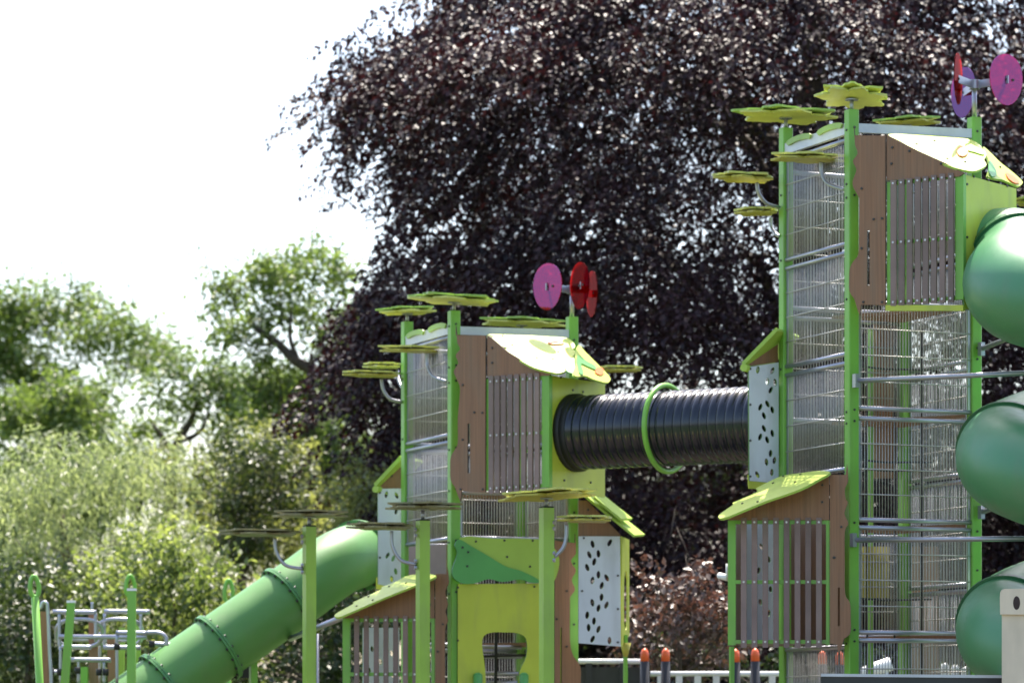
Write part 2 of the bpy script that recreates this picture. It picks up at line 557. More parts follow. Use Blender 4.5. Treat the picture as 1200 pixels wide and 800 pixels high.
def bracket_path(top, post):
    """bent tube from under a side leaf down to the post"""
    top, post = Vector(top), Vector(post)
    h = top.z - post.z
    return [top, top - Z * h * .45 + (post - top) * Vector((.04, .04, 0)).length * 0,
            top - Z * h * .8 + Vector(((post.x - top.x) * .28, (post.y - top.y) * .28, 0)),
            Vector(post) - Vector(((post.x - top.x) * .3, (post.y - top.y) * .3, -h * .03)), post]

HOLES_R = [(112,293),(180,297),(157,347),(193,352),(173,387),(200,413),(157,452),(124,467),(180,480),(141,507),(141,567),(180,590),(123,607),(156,620),(200,655),(172,684),(190,717),(153,724),(178,773),(110,783)]
HOLES_L = [(198,208),(271,202),(184,253),(223,249),(205,283),(175,307),(223,338),(258,351),(197,362),(237,384),(236,434),(257,467),(197,457),(223,480),(175,510),(204,535),(181,563),(223,570),(198,612),(270,618)]
def lerp(x, x0, y0, x1, y1): return y0 + (y1 - y0) * (x - x0) / (x1 - x0)

# ---------------- right tower
RT = Tower(998, 30.3, 'taller climbing tower at right with spiral slide, brown slatted bays and wire mesh walls')
rr = RT.root
RT.post(0, 0, 7.06, bolts=[6.9, 6.42, 6.3, 5.4, 4.4, 4.3, 3.4, 2.45, 2.35])
RT.post(S, 0, 7.08, bolts=[6.95, 5.0, 4.9, 4.4, 3.35, 3.0, 2.4])
RT.post(0, S, 7.10, bolts=[6.5, 5.9, 4.9, 3.9])
RT.post(S, S, 7.0)
for z0, z1 in ((1.35, 2.36), (2.43, 3.36), (3.43, 4.33), (4.42, 5.36)):
    mesh_panel(RT, 0, 0, S, 0, z0, z1, 0.02)
for z0, z1 in ((3.88, 4.82), (4.90, 5.80), (5.88, 6.80)):
    mesh_panel(RT, 0, S, 0, 0, z0, z1, 0.02)
mesh_panel(RT, 0, S, 0, 0, 1.3, 2.30, 0.02, single=False)
for z0, z1 in ((1.85, 2.82), (2.88, 3.82), (3.88, 4.82), (4.90, 5.80), (5.88, 6.80)):
    mesh_panel(RT, S, S, S, 0, z0, z1, -0.02, single=False, pitch=0.029)
for z0, z1 in ((2.43, 3.36), (4.42, 5.36), (5.45, 6.7)):
    mesh_panel(RT, 0, S, S, S, z0, z1, -0.02, single=False, pitch=0.029)
# decks inside
for z in (2.39, 3.39, 4.38, 5.36):
    m = MB(); tri = [RT.at(S - .06, .06, z), RT.at(S - .06, S - .06, z), RT.at(.45, S - .06, z)]
    m.prism([tri], Z * 0.03); m.build('deck', M['wood_brown'], rr)
# back wall seen through the mesh
bw = Plane(RT.at(0, S, 0), RT.at(S, S, 0), RT.at(0, S, 1))
panel('wall_panel', bw, [(1025, 372), (1050, 372), (1050, 560), (1025, 560)], M['wood_brown'], rr, off=-.05)
panel('wall_panel', bw, [(1068, 640), (1100, 640), (1100, 800), (1068, 800)], M['wood_brown'], rr, off=-.05)
panel('wall_panel', bw, [(1010, 640), (1042, 640), (1042, 700), (1010, 700)], M['leaf_ochre'], rr, off=-.05)
m = MB()
q = bw.hit(1020, 700, -.07); m.box(Vector((q.x, q.y, 3.4)), U * .02, V * .02, Z * 1.9); m.build('inner_post', M['post_green'], rr)
m = MB()
for y0, y1 in ((425, 430), (535, 528), (545, 552), (698, 695)):
    a = RT.at(.1, .5, 0); b = RT.at(S - .1, .6, 0)
    z = zat(y0, 30.8)
    m.tube([a + Z * z, (a + b) / 2 + Z * (z - .03), b + Z * (z - zat(y1, 30) * 0 - .01)], .009, 6)
for k in range(4):
    a = RT.at(.15 + k * .3, .5 + .03 * k, 0); m.tube([a + Z * 1.5, a + Z * 5.2], .009, 6)
m.build('rope_net', M['rope'], rr)
# top beams and edge leaves
m = MB()
a, b = RT.at(.05, -.02, 6.90), RT.at(S - .05, -.02, 6.93)
m.box((a + b) / 2, (b - a) / 2, V * .02, Z * .04)
m.build('beam', M['steel_sheet'], rr)
m = MB()
a, b = RT.at(-.02, .05, 6.90), RT.at(-.02, S - .05, 6.90)
m.box((a + b) / 2, (b - a) / 2, U * .02, Z * .05)
m.build('beam', M['steel_sheet'], rr)
m = MB()
for t in (.25, .72):
    m.prism([[RT.at(-.045 , S * t + .24 * math.cos(k * .52), 6.945 + .035 * abs(math.sin(k * .52)) - (.0 if k < 7 else .05)) for k in range(12)]], -U * .014)
m.build('edge_leaf', M['leaf_green'], rr)

pl = wall(998, 30.18, 1125, 29.55)
brown = [(1001,159),(1002,170),(1005,180),(999.5,189),(1003.5,199),(999.5,211),(999.7,219),(1005,229),(1007,236),(1006.5,270),(1006,297),(1000,306),(996,314),(995,328),(995.5,341),(1001,350),(1009,357)]
brown = smooth_loop(brown, 3)[:-2]
slot = [(1016.0,270),(1019,270),(1019,335),(1016.0,335)]
panel('wall_panel', pl, brown + [(1037.5, 357.5), (1037.5, 159)], M['wood_brown'], rr, off=.02, holes=[slot], side=M['brown_edge'],
      bolts=[(1010,221),(1010,291),(1024,257),(1034,256),(1034,354),(1012,354)])
panel('gable_panel', pl, [(1039,158),(1045,161),(1074,176),(1112,193),(1130,203),(1124,207),(1039,211.5)], M['wood_brown'], rr, off=.012, side=M['brown_edge'],
      bolts=[(1045,192),(1046,173),(1066,177),(1103,192)])
yt = lambda x: lerp(x, 1046, 211.5, 1114, 202.8)
yb = lambda x: lerp(x, 1046, 358.5, 1114, 354)
slat_panel(RT, pl, [1046.6,1056,1065.4,1075.2,1084.3,1094,1104,1114], 6.3, yt, yb,
           [lambda x: lerp(x, 1046, 215, 1114, 207), lambda x: lerp(x, 1046, 284, 1114, 279), lambda x: lerp(x, 1046, 354, 1114, 349.5)],
           [(1039.5, 1043), (1119.5, 1129)])
py_ = wall(1125, 29.5, 1191, 30.28)
panel('entry_panel', py_, [(1130,204.5),(1191,221),(1192,366),(1130,362)], M['olive_yellow'], rr, th=.018, side=M['board_edge'],
      bolts=[(1133,216),(1133,278),(1141,207),(1158,211),(1180,218),(1133,355)])
m = MB(); m.box((pl.hit(1039, 361, 0) + pl.hit(1130, 361, 0)) / 2, (pl.hit(1130, 361, 0) - pl.hit(1039, 361, 0)) / 2, pl.n * .02, Z * .025); m.build('sill', M['olive_yellow'], rr)

rp = Plane(P(1041, 157, 30.42), P(1140, 162.5, 30.8), P(1130, 206, 29.42))
roof_main = smooth_loop([(1041,157.5),(1075,157.5),(1110,160),(1137,163.5),(1150,172),(1156,181),(1153,187),(1156,193),(1149,198),(1140,200.5),(1127,198.5),(1112,194),(1092,186),(1073,176.5),(1056,166)], 3)
ro = panel('roof', rp, roof_main, M['roof_pale'], rr, th=.02, off=.02, side=M['pale_green'], bolts=[(1074,169),(1110,186),(1131,190),(1095,165)])
panel('roof_leaf', rp, smooth_loop([(1132,166),(1142,171),(1153,178),(1152,181),(1142,178),(1133,175)], 3), M['pale_green'], ro, th=.012, off=.034)
panel('roof_spot', rp, [(1128 + 6.5 * math.cos(k * .52), 177 + 6 * math.sin(k * .52)) for k in range(12)], M['orange'], ro, th=.012, off=.036)
rp2 = Plane(P(1151, 172, 30.6), P(1197, 212, 30.5), P(1164, 209, 30.0))
ro = panel('roof', rp2, smooth_loop([(1152,172),(1160,178),(1172,190),(1186,201),(1197,211),(1198,215),(1192,218),(1176,211),(1164,209),(1157,206),(1160,196),(1158,186)], 3), M['roof_pale'], rr, th=.02, side=M['pale_green'], bolts=[(1172,196)])
panel('roof_leaf', rp2, smooth_loop([(1160,188),(1166,196),(1168,204),(1163,207),(1159,200)], 3), M['mid_green'], ro, th=.012, off=.014)
panel('roof_spot', rp2, smooth_loop([(1179,202),(1188,206),(1195,213),(1190,214.5),(1182,209)], 3), M['orange'], ro, th=.012, off=.014)

# lower lean-to bay on the left
pb = wall(998, 30.16, 853, 30.36)
lowb = smooth_loop([(991,556),(994,563),(990,573),(991,584),(993.5,589),(989.5,601),(994,613),(990,623),(990,660),(990.3,695),(996,706),(996.8,724),(996.5,741),(989,748),(981,755)], 3)[:-2]
panel('wall_panel', pb, [(972.5, 556)] + lowb + [(972.5, 753)], M['wood_brown'], rr, off=.02, side=M['brown_edge'],
      holes=[[(981.8,688),(984.2,688),(984.2,733),(981.8,733)]], bolts=[(986,617),(977,653),(978,653),(989,553)])
panel('gable_panel', pb, [(853,607),(866,601),(897,588),(937,574),(970,556),(971.5,556),(971.5,609),(853,609)], M['wood_brown'], rr, off=.012, side=M['brown_edge'],
      bolts=[(936.5,572.5),(963.5,568),(963.5,588),(889,593)])
slat_panel(RT, pb, [871.5,884,896.7,909.3,921.7,934.5,947,959.6], 6.6, lambda x: 606.5, lambda x: 758.5,
           [lambda x: 611.5, lambda x: 681.5, lambda x: 751.5], [(853, 862), (968, 972)])
bk = Plane(RT.at(-.06, 0, 0), RT.at(-.06, S, 0), RT.at(-.06, 0, 1))
panel('wall_panel', bk, [(927,612),(986,612),(986,752),(927,752)], M['wood_brown'], rr, th=.015)
e_ = pb.hit(855, 700, -.03); f_ = P(873, 700, 31.3)
sd_ = Plane(e_, f_, e_ + Z)
m = MB(); m.prism([[Vector((q.x, q.y, zz)) for q, zz in ((e_, 2.35), (f_, 2.35), (f_, 3.45), (e_, 3.45))]], Vector((.015, 0, 0))); m.build('side_panel', M['wood_brown'], rr)
g1, g2, g3 = pb.hit(855, 752, -.06), pb.hit(985, 752, -.06), RT.at(-.08, S - .1, 0)
m = MB(); m.prism([[Vector((q.x, q.y, 2.33)) for q in (g1, g2, g3, f_)]], Z * .03); m.build('deck', M['slat_mauve'], rr)
for px0 in (857.5,):
    m = MB(); q = pb.hit(px0, 760, -.03); m.box(Vector((q.x, q.y, zat(757, 30.36) / 2)), U * .018, V * .018, Z * zat(757, 30.36) / 2); m.build('bay_leg', M['post_green'], rr)
rp3 = Plane(P(843, 605, 30.15), P(973, 553.5, 30.05), P(917, 556, 30.9))
low_roof = smooth_loop([(842.5,603),(847,607),(870,598),(897,587),(937,573),(958,562),(973,553),(959,551.5),(938,554),(917,557),(899,565),(886,572),(887,576),(860,588),(859,591)], 3)
panel('roof', rp3, low_roof, M['roof_pale'], rr, th=.02, side=M['pale_green'], bolts=[(888,588),(884,577),(870,590),(932,565),(906,566),(918,558),(938,556)])
# white leaf-cut panel, its gable and roof edge
pw = wall(877, 31.2, 912, 31.45)
wh = [leaf_hole(860 + x / 4, 360 + y / 4, 4.4, 2.1, R(90 + random.uniform(-28, 28))) for x, y in HOLES_R if x < 196]
panel('leaf_cut_panel', pw, [(877.5,430),(912.5,424.5),(912.5,566),(878.5,563)], M['white_board'], rr, holes=wh, side=M['board_edge'],
      bolts=[(879,432),(879,474),(879,516),(879,558)])
panel('gable_panel', pw, [(876,429),(911,388),(912,424)], M['wood_brown'], rr, th=.014, off=-.02, bolts=[(896,410)])
rp4 = Plane(P(871, 428, 31.15), P(912, 385, 31.25), P(871, 428, 31.15) + Vector((.5, .8, .35)))
m = MB()
a, b = P(871.5, 428, 31.15), P(911.5, 387, 31.25)
for o_ in (0,):
    w = Vector((.25, .55, .0))
    m.prism([[a, b, b + w, a + w]], Vector((-.02, 0, .025)))
    m.tube([a - Z * .02, a + w - Z * .02], .035, 10)
m.build('roof', M['pale_green'], rr)
panel('entry_panel', wall(870, 31.55, 911, 31.8), [(877,556),(911,556),(911,574),(878,572)], M['olive_yellow'], rr)
wh2 = [leaf_hole(x, y, 4, 2, R(90 + random.uniform(-25, 25))) for x, y in ((892,640),(901,655),(889,668),(903,690),(891,705),(901,718),(885,735))]
panel('leaf_cut_panel', wall(868, 31.2, 912, 31.4), [(872,612),(911,610),(911,752),(872,753)], M['white_board'], rr, holes=wh2, side=M['board_edge'])
m = MB(); a = P(843, 674, 30.6); m.tube([a, P(854, 677, 30.5)], .03, 12); m.tube([P(852, 660, 30.5), P(852, 679, 30.5)], .012, 8); m.build('handle', M['white_paint'], rr)

# leaf canopies
leaf_canopy(rr, RT.at(0, 0, 7.06 + .10), .29, (R(-8), R(4)), .5, stem=.11, lobes=7, mats=('leaf_yellow', 'roof_pale'))
leaf_canopy(rr, RT.at(0, S, 7.10 + .10), .43, (R(2), R(2)), 1.2, stem=.11, lobes=5)
leaf_canopy(rr, RT.at(S, S, 7.22), .29, (R(3), R(-3)), .2, stem=.22, mats=('leaf_ochre', 'leaf_green'))
def side_leaf(tw, px, py, d, r, post, brk, mats=('leaf_ochre', 'leaf_yellow'), rot=0.3, tilt=(R(3), R(1)), squash=.8):
    c = P(px, py, d)
    leaf_canopy(tw, c, r, tilt, rot, mats=mats, squash=squash, bracket=[P(*q) for q in brk])
side_leaf(rr, 945, 188, 30.6, .31, None, [(962,190,30.6),(963,203,30.6),(970,215,30.55),(989,222,30.4)])
side_leaf(rr, 872, 211, 31.3, .30, None, [(887,214,31.3),(889,226,31.3),(898,238,31.35),(913,243,31.45)], rot=1.0)
side_leaf(rr, 886, 251, 31.6, .22, None, [(903,255,31.6),(904,266,31.6),(909,274,31.5),(914,277,31.46)], rot=2.0)
side_leaf(rr, 1212, 239, 30.7, .22, None, [(1206,242,30.7),(1200,250,30.8),(1180,256,30.9),(1150,258,30.85)], rot=2.0)

# ---------------- left tower
LT = Tower(532, 33.2, 'shorter climbing tower at left with lime yellow front panel and straight tube slide')
lr = LT.root
LT.post(0, 0, 5.63, bolts=[5.5, 5.1, 4.95, 4.3, 3.9, 3.4, 2.9])
LT.post(S, 0, 5.63, bolts=[5.4, 3.7, 3.2, 2.6])
LT.post(0, S, 5.66, bolts=[5.1, 4.5, 3.6])
LT.post(S, S, 5.60)
mesh_panel(LT, 0, 0, S, 0, 3.43, 3.87, 0.02, rungs=False)
for z0, z1 in ((3.42, 4.36), (4.43, 5.38)):
    mesh_panel(LT, 0, S, 0, 0, z0, z1, 0.02)
for z0, z1 in ((1.3, 2.36), (2.42, 3.36), (3.42, 4.36), (4.43, 5.38)):
    mesh_panel(LT, S, S, S, 0, z0, z1, -0.02, single=False, pitch=0.029)
    mesh_panel(LT, 0, S, S, S, z0, z1, -0.02, single=False, pitch=0.029)
for z in (3.38, 3.9, 2.4):
    m = MB(); tri = [LT.at(S - .06, .06, z), LT.at(S - .06, S - .06, z), LT.at(.45, S - .06, z)]
    m.prism([tri], Z * 0.03); m.build('deck', M['wood_brown'], lr)
m = MB(); a, b = LT.at(.05, -.02, 5.44), LT.at(S - .05, -.02, 5.46)
m.box((a + b) / 2, (b - a) / 2, V * .02, Z * .04); m.build('beam', M['steel_sheet'], lr)
m = MB(); a, b = LT.at(-.02, .05, 5.46), LT.at(-.02, S - .05, 5.46)
m.box((a + b) / 2, (b - a) / 2, U * .02, Z * .05); m.build('beam', M['steel_sheet'], lr)
m = MB()
for t in (.25, .72):
    m.prism([[LT.at(-.045 , S * t + .24 * math.cos(k * .52), 5.505 + .035 * abs(math.sin(k * .52)) - (.0 if k < 7 else .05)) for k in range(12)]], -U * .014)
m.build('edge_leaf', M['leaf_green'], lr)

pl = wall(532, 33.08, 637, 32.4)
bl = smooth_loop([(534,393),(536,402),(539,409),(534,416),(537,425),(533,432),(532,437),(537,448),(539,458),(536.4,490),(536.4,519),(532,528),(528,536),(527.5,550),(528,562),(533,570),(541,575)], 3)[:-2]
panel('wall_panel', pl, bl + [(568.8, 576.5), (568.8, 393)], M['wood_brown'], lr, off=.02, side=M['brown_edge'],
      holes=[[(547.8,496),(550.8,496),(550.8,554),(547.8,554)]], bolts=[(542.5,451),(542.5,515),(556,483),(565.5,483.5),(566,573),(540,573)])
panel('gable_panel', pl, [(571,393),(575,395),(595,412),(626,431),(646,438),(643,440),(571,441)], M['wood_brown'], lr, off=.012, side=M['brown_edge'],
      bolts=[(577,407.5),(577,425)])
yt = lambda x: lerp(x, 575, 440.5, 629, 436.5)
yb = lambda x: lerp(x, 575, 578, 629, 574.5)
slat_panel(LT, pl, [575,582.3,589.6,597.4,605.1,613,621,628.8], 5.3, yt, yb,
           [lambda x: lerp(x, 575, 447, 629, 443), lambda x: lerp(x, 575, 510, 629, 507), lambda x: lerp(x, 575, 572, 629, 569)],
           [(569.8, 573), (635, 643.5)])
py_ = wall(639, 32.36, 709, 33.2)
panel('entry_panel', py_, [(644,439.5),(709,449),(709,582.5),(644,573.5)], M['olive_yellow'], lr, th=.018, side=M['board_edge'],
      bolts=[(645.5,450.5),(645.5,505.5),(645.5,561),(671,457),(683,459),(661,562.5),(692,565),(657,442),(697,446)])
rp = Plane(P(571, 392.5, 33.3), P(668, 397, 33.6), P(646, 439, 32.3))
ro = panel('roof', rp, smooth_loop([(570.5,392),(600,391.5),(640,394),(665,396),(674,405),(671,409),(675,412),(672,417),(674,422),(666,427),(663,434),(655,437),(647,436),(626,430.5),(610,422),(595,412.5),(582,402)], 3), M['roof_pale'], lr, th=.02, off=.02, side=M['pale_green'],
      bolts=[(600,404),(629,419),(654,412),(648,421),(589,393.5)])
panel('roof_leaf', rp, smooth_loop([(571,393),(580,394),(590,402),(594,407),(585,404),(576,398)], 3), M['pale_green'], ro, th=.012, off=.034)
panel('roof_leaf', rp, smooth_loop([(662,425),(672,419),(678,424),(679,432),(672,437),(664,434)], 3), M['mid_green'], ro, th=.012, off=.034)
panel('roof_spot', rp, smooth_loop([(642,399.5),(652,399),(661,402),(652,403),(645,402.5)], 3), M['orange'], ro, th=.012, off=.034)
rp2 = Plane(P(676, 404, 33.4), P(714, 440, 33.2), P(690, 440, 32.3))
ro = panel('roof', rp2, smooth_loop([(678,404),(686,412),(696,422),(708,434),(715,442),(714,447),(709,448),(695,444),(686,440),(676,441),(672,437),(676,426),(675,414)], 3), M['roof_pale'], lr, th=.02, side=M['pale_green'])
panel('roof_leaf', rp2, smooth_loop([(677,416),(688,423),(697,428),(699,433),(689,429),(681,426),(684,437),(679,436)], 3), M['mid_green'], ro, th=.012, off=.014)
panel('roof_spot', rp2, smooth_loop([(700,430),(706,431),(708,436),(704,439),(698,436)], 3), M['orange'], ro, th=.012, off=.014)

# front lower panels
pf = Plane(LT.at(0, -.075, 0), LT.at(S, -.075, 0), LT.at(0, -.075, 1))
win = smooth_loop([(565,755),(567.5,744.5),(577,740.5),(592,740.5),(606,741.5),(616.5,748),(617,768),(609,786),(606,810),(604,835),(573,835),(570,810),(568.5,783)], 3)
panel('front_panel', pf, [(536.5,684),(632,683),(660,684),(660,860),(536.5,860)], M['olive_yellow'], lr, th=.02, holes=[win], side=M['board_edge'],
      bolts=[(536.4,688),(536.4,750),(626,687)])
panel('leaf_board', pf, smooth_loop([(539,629.5),(580,630.5),(630,631.5),(648,640),(655.5,655),(653,672),(647,682),(632,682),(612,676),(580,676),(545,676),(537,655)], 3), M['pale_green'], lr, th=.018, off=.022, side=M['board_edge'],
      bolts=[(557.5,634),(591,633),(594,652),(621,663.5),(624,633)])
panel('leaf_board', pf, smooth_loop([(538,631.5),(533,639),(536,648),(530,667),(532,677),(543,683.5),(557,683),(573,678),(589,681.5),(609,678.5),(621,682),(632,682.5),(632,679),(612,669),(596,664.5),(585,659),(574,652),(554,640.5)], 3), M['mid_green'], lr, th=.018, off=.045, side=M['slide_flange'],
      bolts=[(548.5,646.5),(547.5,663),(542,641)])
for px in (560, 614):
    m = MB(); a, b = pf.hit(px, 830, .03), pf.hit(px, 790, .03)
    m.tube([a, b], .045, 12); m.tube([b, b + Z * .02], [.045, .02], 12); m.build('handle', M['mid_green'], lr)
# rungs and net seen in the opening
m = MB()
for y in (757, 768, 788, 799, 815): m.tube([LT.at(.25, .55, zat(y, 33.7)), LT.at(.95, .55, zat(y, 33.7))], .02, 8)
m.build('climbing_rungs', M['steel'], lr)
m = MB()
for t in (.36, .62): m.tube([LT.at(t, .45, 1.3), LT.at(t + .02, .45, 3.2)], .016, 6)
m.tube([LT.at(.2, .45, zat(769, 33.6)), LT.at(1.0, .45, zat(766, 33.6))], .014, 6)
m.build('rope_net', M['rope'], lr)
pbr = Plane(LT.at(S, -.085, 0), LT.at(0, -.085, 0), LT.at(S, -.085, 1))
br = smooth_loop([(674,636),(675,648),(669,657),(675,668),(670,679),(674,690),(669,698),(668,705),(668,750),(672,768),(680,780),(680.5,800),(680,830)], 3)[:-2]
panel('wall_panel', pbr, [(650, 633)] + br + [(650, 830)], M['wood_brown'], lr, off=.01, side=M['brown_edge'],
      holes=[[(656.5,735),(658.5,735),(658.5,800),(656.5,800)]], bolts=[(664,692),(652,725),(664,757)])
# right hand leaf-cut bay
pw = wall(681, 33.45, 728, 33.55)
wh = [leaf_hole(640 + x / 3.635, 580 + y / 3.635, 4.6, 2.3, R(90 + random.uniform(-28, 28))) for x, y in HOLES_L]
panel('leaf_cut_panel', pw, [(678,628),(726.5,628),(727.5,757),(678,753)], M['white_board'], lr, holes=wh, side=M['board_edge'],
      bolts=[(684,630),(724,674),(724,713),(724,752),(682,692)])
panel('gable_panel', pw, [(678,586),(688,586),(727,626),(727,628),(678,628)], M['wood_brown'], lr, th=.014, off=-.02, bolts=[(689,597)])
ps = wall(727.5, 33.52, 738, 34.3)
panel('side_panel', ps, [(728.5,628),(737.5,632),(737.5,744),(729,757)], M['olive_yellow'], lr, holes=[smooth_loop([(731.5,680),(733.5,668),(735.5,680),(735.5,725),(733.5,738),(731.5,728)], 2)])
m = MB()
for (x0, y0), (x1, y1), dd in (((684,582),(742,629),33.45), ((695,584),(727,610),33.3)):
    a, b = P(x0, y0, dd), P(x1, y1, dd); w = Vector((.12, .4, .03))
    m.prism([[a, b, b + w, a + w]], Vector((.012, 0, .02)))
m.build('roof', M['pale_green'], lr)
m = MB(); q = P(733, 760, 33.8)
m.box(Vector((q.x, q.y, 1.25)), U * .017, V * .017, Z * 1.25); m.build('bay_leg', M['post_green'], lr)
m = MB(); m.tube([q + Z * .06, q - Z * .08], [.055, .02], 10); m.build('leg_socket', M['leaf_ochre'], lr)
# left hand leaf-cut bay
pw = wall(443, 34.5, 470, 34.6)
wh = [leaf_hole(380 + x / 3.478, 570 + y / 3.478, 4.0, 1.9, R(90 + random.uniform(-28, 28))) for x, y in ((253,32),(295,36),(293,100),(283,158),(258,280),(281,292),(291,345),(275,375))]
panel('leaf_cut_panel', pw, [(443,572.5),(472,572),(472,690),(443,684)], M['white_board'], lr, holes=wh, side=M['board_edge'], bolts=[(445,577),(445,653)])
panel('gable_panel', pw, [(444,572),(470,541),(471,572)], M['wood_brown'], lr, th=.014, off=-.02, bolts=[(459,557.5)])
m = MB(); a, b = P(440, 570, 34.45), P(471, 537, 34.5); w = Vector((.2, .5, 0))
m.prism([[a, b, b + w, a + w]], Vector((-.02, 0, .03))); m.tube([a - Z * .025, a + w - Z * .025], .035, 10); m.build('roof', M['pale_green'], lr)
panel('entry_panel', wall(440, 34.9, 470, 35.0), [(441,676),(470,676),(470,692),(441,690)], M['olive_yellow'], lr)
panel('wall_panel', wall(476, 33.9, 524, 33.3), [(479,640),(523,637),(523,678),(479,682)], M['slat_mauve'], lr)
# lower lean-to bay
pb = wall(532, 33.06, 402, 33.26)
lb = smooth_loop([(523,672),(526,682),(522,692),(523.5,702),(525,708),(522,716),(525,727),(521.5,738),(521.5,790),(522,830)], 3)[:-2]
panel('wall_panel', pb, [(510, 672)] + lb + [(510, 860)], M['wood_brown'], lr, off=.02, side=M['brown_edge'], bolts=[(519,731),(513,763)])
panel('gable_panel', pb, [(402,722),(434,708),(470,692),(508,676),(509,676),(509,724),(402,724)], M['wood_brown'], lr, off=.012, side=M['brown_edge'], bolts=[(435,708),(478,690),(504,708)])
slat_panel(LT, pb, [417.7,429,440.7,452,463.4,474.8,486,497.3], 5.6, lambda x: 721.5, lambda x: 858,
           [lambda x: 726, lambda x: 789.5, lambda x: 852], [(401.5, 409.8), (505.5, 509)])
rp3 = Plane(P(393, 721, 33.05), P(510, 674, 32.95), P(455, 677, 33.8))
panel('roof', rp3, smooth_loop([(393,719),(397,722.5),(420,713),(450,700),(480,688),(510,675.5),(503,672),(488,672.5),(475,675),(463,681.5),(447,687.5),(446,690.5),(415,704.5),(414,707)], 3), M['roof_pale'], lr, th=.02, side=M['pale_green'],
      bolts=[(437,703),(432,699),(418,710),(476,683),(456,687),(500,675)])
panel('leaf_cut_panel', wall(415, 34.1, 470, 34.3), [(425,735),(468,735),(468,850),(425,850)], M['white_board'], lr, side=M['board_edge'],
      holes=[leaf_hole(x, y, 3.5, 1.8, R(80)) for x, y in ((436,760),(446,775),(459,765),(433,785),(460,790))])

leaf_canopy(lr, LT.at(0, 0, 5.63 + .09), .40, (R(2), R(3)), .9, stem=.10, lobes=5)
leaf_canopy(lr, LT.at(0, S, 5.66 + .09), .27, (R(2), R(-2)), 1.2, stem=.10)
leaf_canopy(lr, LT.at(S, S, 5.60 + .09), .40, (R(2), R(2)), .2, stem=.10)
side_leaf(lr, 482, 412, 33.6, .31, None, [(500,414,33.5),(501,428,33.5),(508,441,33.4),(523,447,33.3)])
side_leaf(lr, 436, 441, 34.2, .30, None, [(447,444,34.3),(449,456,34.3),(457,467,34.3),(471,471,34.35)], rot=1.0)
side_leaf(lr, 448, 431, 34.7, .22, None, [(466,434,34.7),(467,444,34.6),(470,452,34.5),(474,456,34.4)], rot=2.0, mats=('leaf_yellow', 'leaf_yellow'))
side_leaf(lr, 727, 435, 34.2, .24, None, [(712,438,34.2),(708,450,34.2),(700,458,34.1),(674,460,33.75)], rot=2.0)

# ------------------------------------------------------------------ pinwheels on the towers
def pinwheel(base, zt, discs, label, stem_px):
    root = empty('pinwheel', base, label, 'pinwheel', 'pinwheels on the tower posts')
    m = MB(); m.tube([base, Vector((base.x, base.y, zt))], .022, 12); m.build('stem', M['steel'], root)
    hub = Vector((base.x, base.y, zt))
    m = MB(); m.disc(hub - Z * .035, Z, .05, .08, 14); m.build('hub', M['steel'], root)
    for ang, mat, nang, reach in discs:
        dr = Vector((math.cos(ang), math.sin(ang), 0))
        sd = dr.cross(Z)
        m = MB(); m.box(hub + dr * reach * .58, dr * reach * .5, sd * .006, Z * .035); m.build('arm', M['steel'], root)
        m = MB()
        c = hub + dr * reach
        nrm = Vector((math.cos(nang), math.sin(nang), 0))
        ax = nrm.cross(Z).normalized()
        out = []
        for k in range(32):
            t = 2 * math.pi * k / 32
            out.append(c + ax * .18 * math.cos(t) * (1 + .08 * math.sin(t)) + Z * (.23 * math.sin(t)))
        m.prism([out], nrm * .008)
        for s_ in (-.07, .0): m.disc(c + ax * s_ + nrm * .008, nrm, .012, .01, 8, 1)
        m.build('disc', [M[mat], M['bolt']], root)
    return root
pr_ = RT.at(S, 0, 7.08)
pinwheel(pr_, zat(100, pr_.y), [(R(-47), 'acrylic_sky_tint', R(-62), .36), (R(238), 'acrylic_red', R(-19), .36), (R(98), 'acrylic_sky_tint', R(-150), .36)], 'pinwheel of red clear discs, two tinted violet as reflected sky, on the taller right tower', 0)
pl_ = LT.at(S, 0, 5.63)
pinwheel(pl_, zat(340, pl_.y), [(R(228), 'acrylic_sky_tint', R(-130), .36), (R(-78), 'acrylic_red', R(-150), .36), (R(55), 'acrylic_red', R(-163), .36)], 'pinwheel of red clear discs, one tinted pink as reflected sky, on the shorter left tower', 0)

# ------------------------------------------------------------------ crawl tunnel
A, B = P(676, 507, 32.75), P(905, 496, 31.55)
troot = empty('crawl_tunnel', Vector((A.x, A.y, A.z)), 'black ribbed crawl tunnel with green hoop bridging the two towers', 'tunnel')
dr = (B - A).normalized()
n = 23 * 8
path = [A + (B - A) * i / n for i in range(n + 1)]
rad = [.330 + .027 * (abs(math.cos(math.pi * i / 8)) ** .7) for i in range(n + 1)]
m = MB(); m.tube(path, rad, 56, caps=False); m.build('tube', M['black_tube'], troot, fix=False)
m = MB(); m.tube([A - dr * .05, A + dr * .03], .375, 48); m.tube([A + dr * .03, A + dr * .10], [.375, .35], 48); m.build('collar', M['black_rubber'], troot)
c = A + (B - A) * .47
s1 = dr.cross(Z).normalized(); s2 = s1.cross(dr)
m = MB(); m.tube([c + (s1 * math.cos(t * math.tau / 48) + s2 * math.sin(t * math.tau / 48)) * .405 for t in range(48)], .026, 10, closed=True); m.build('hoop', M['post_green'], troot)

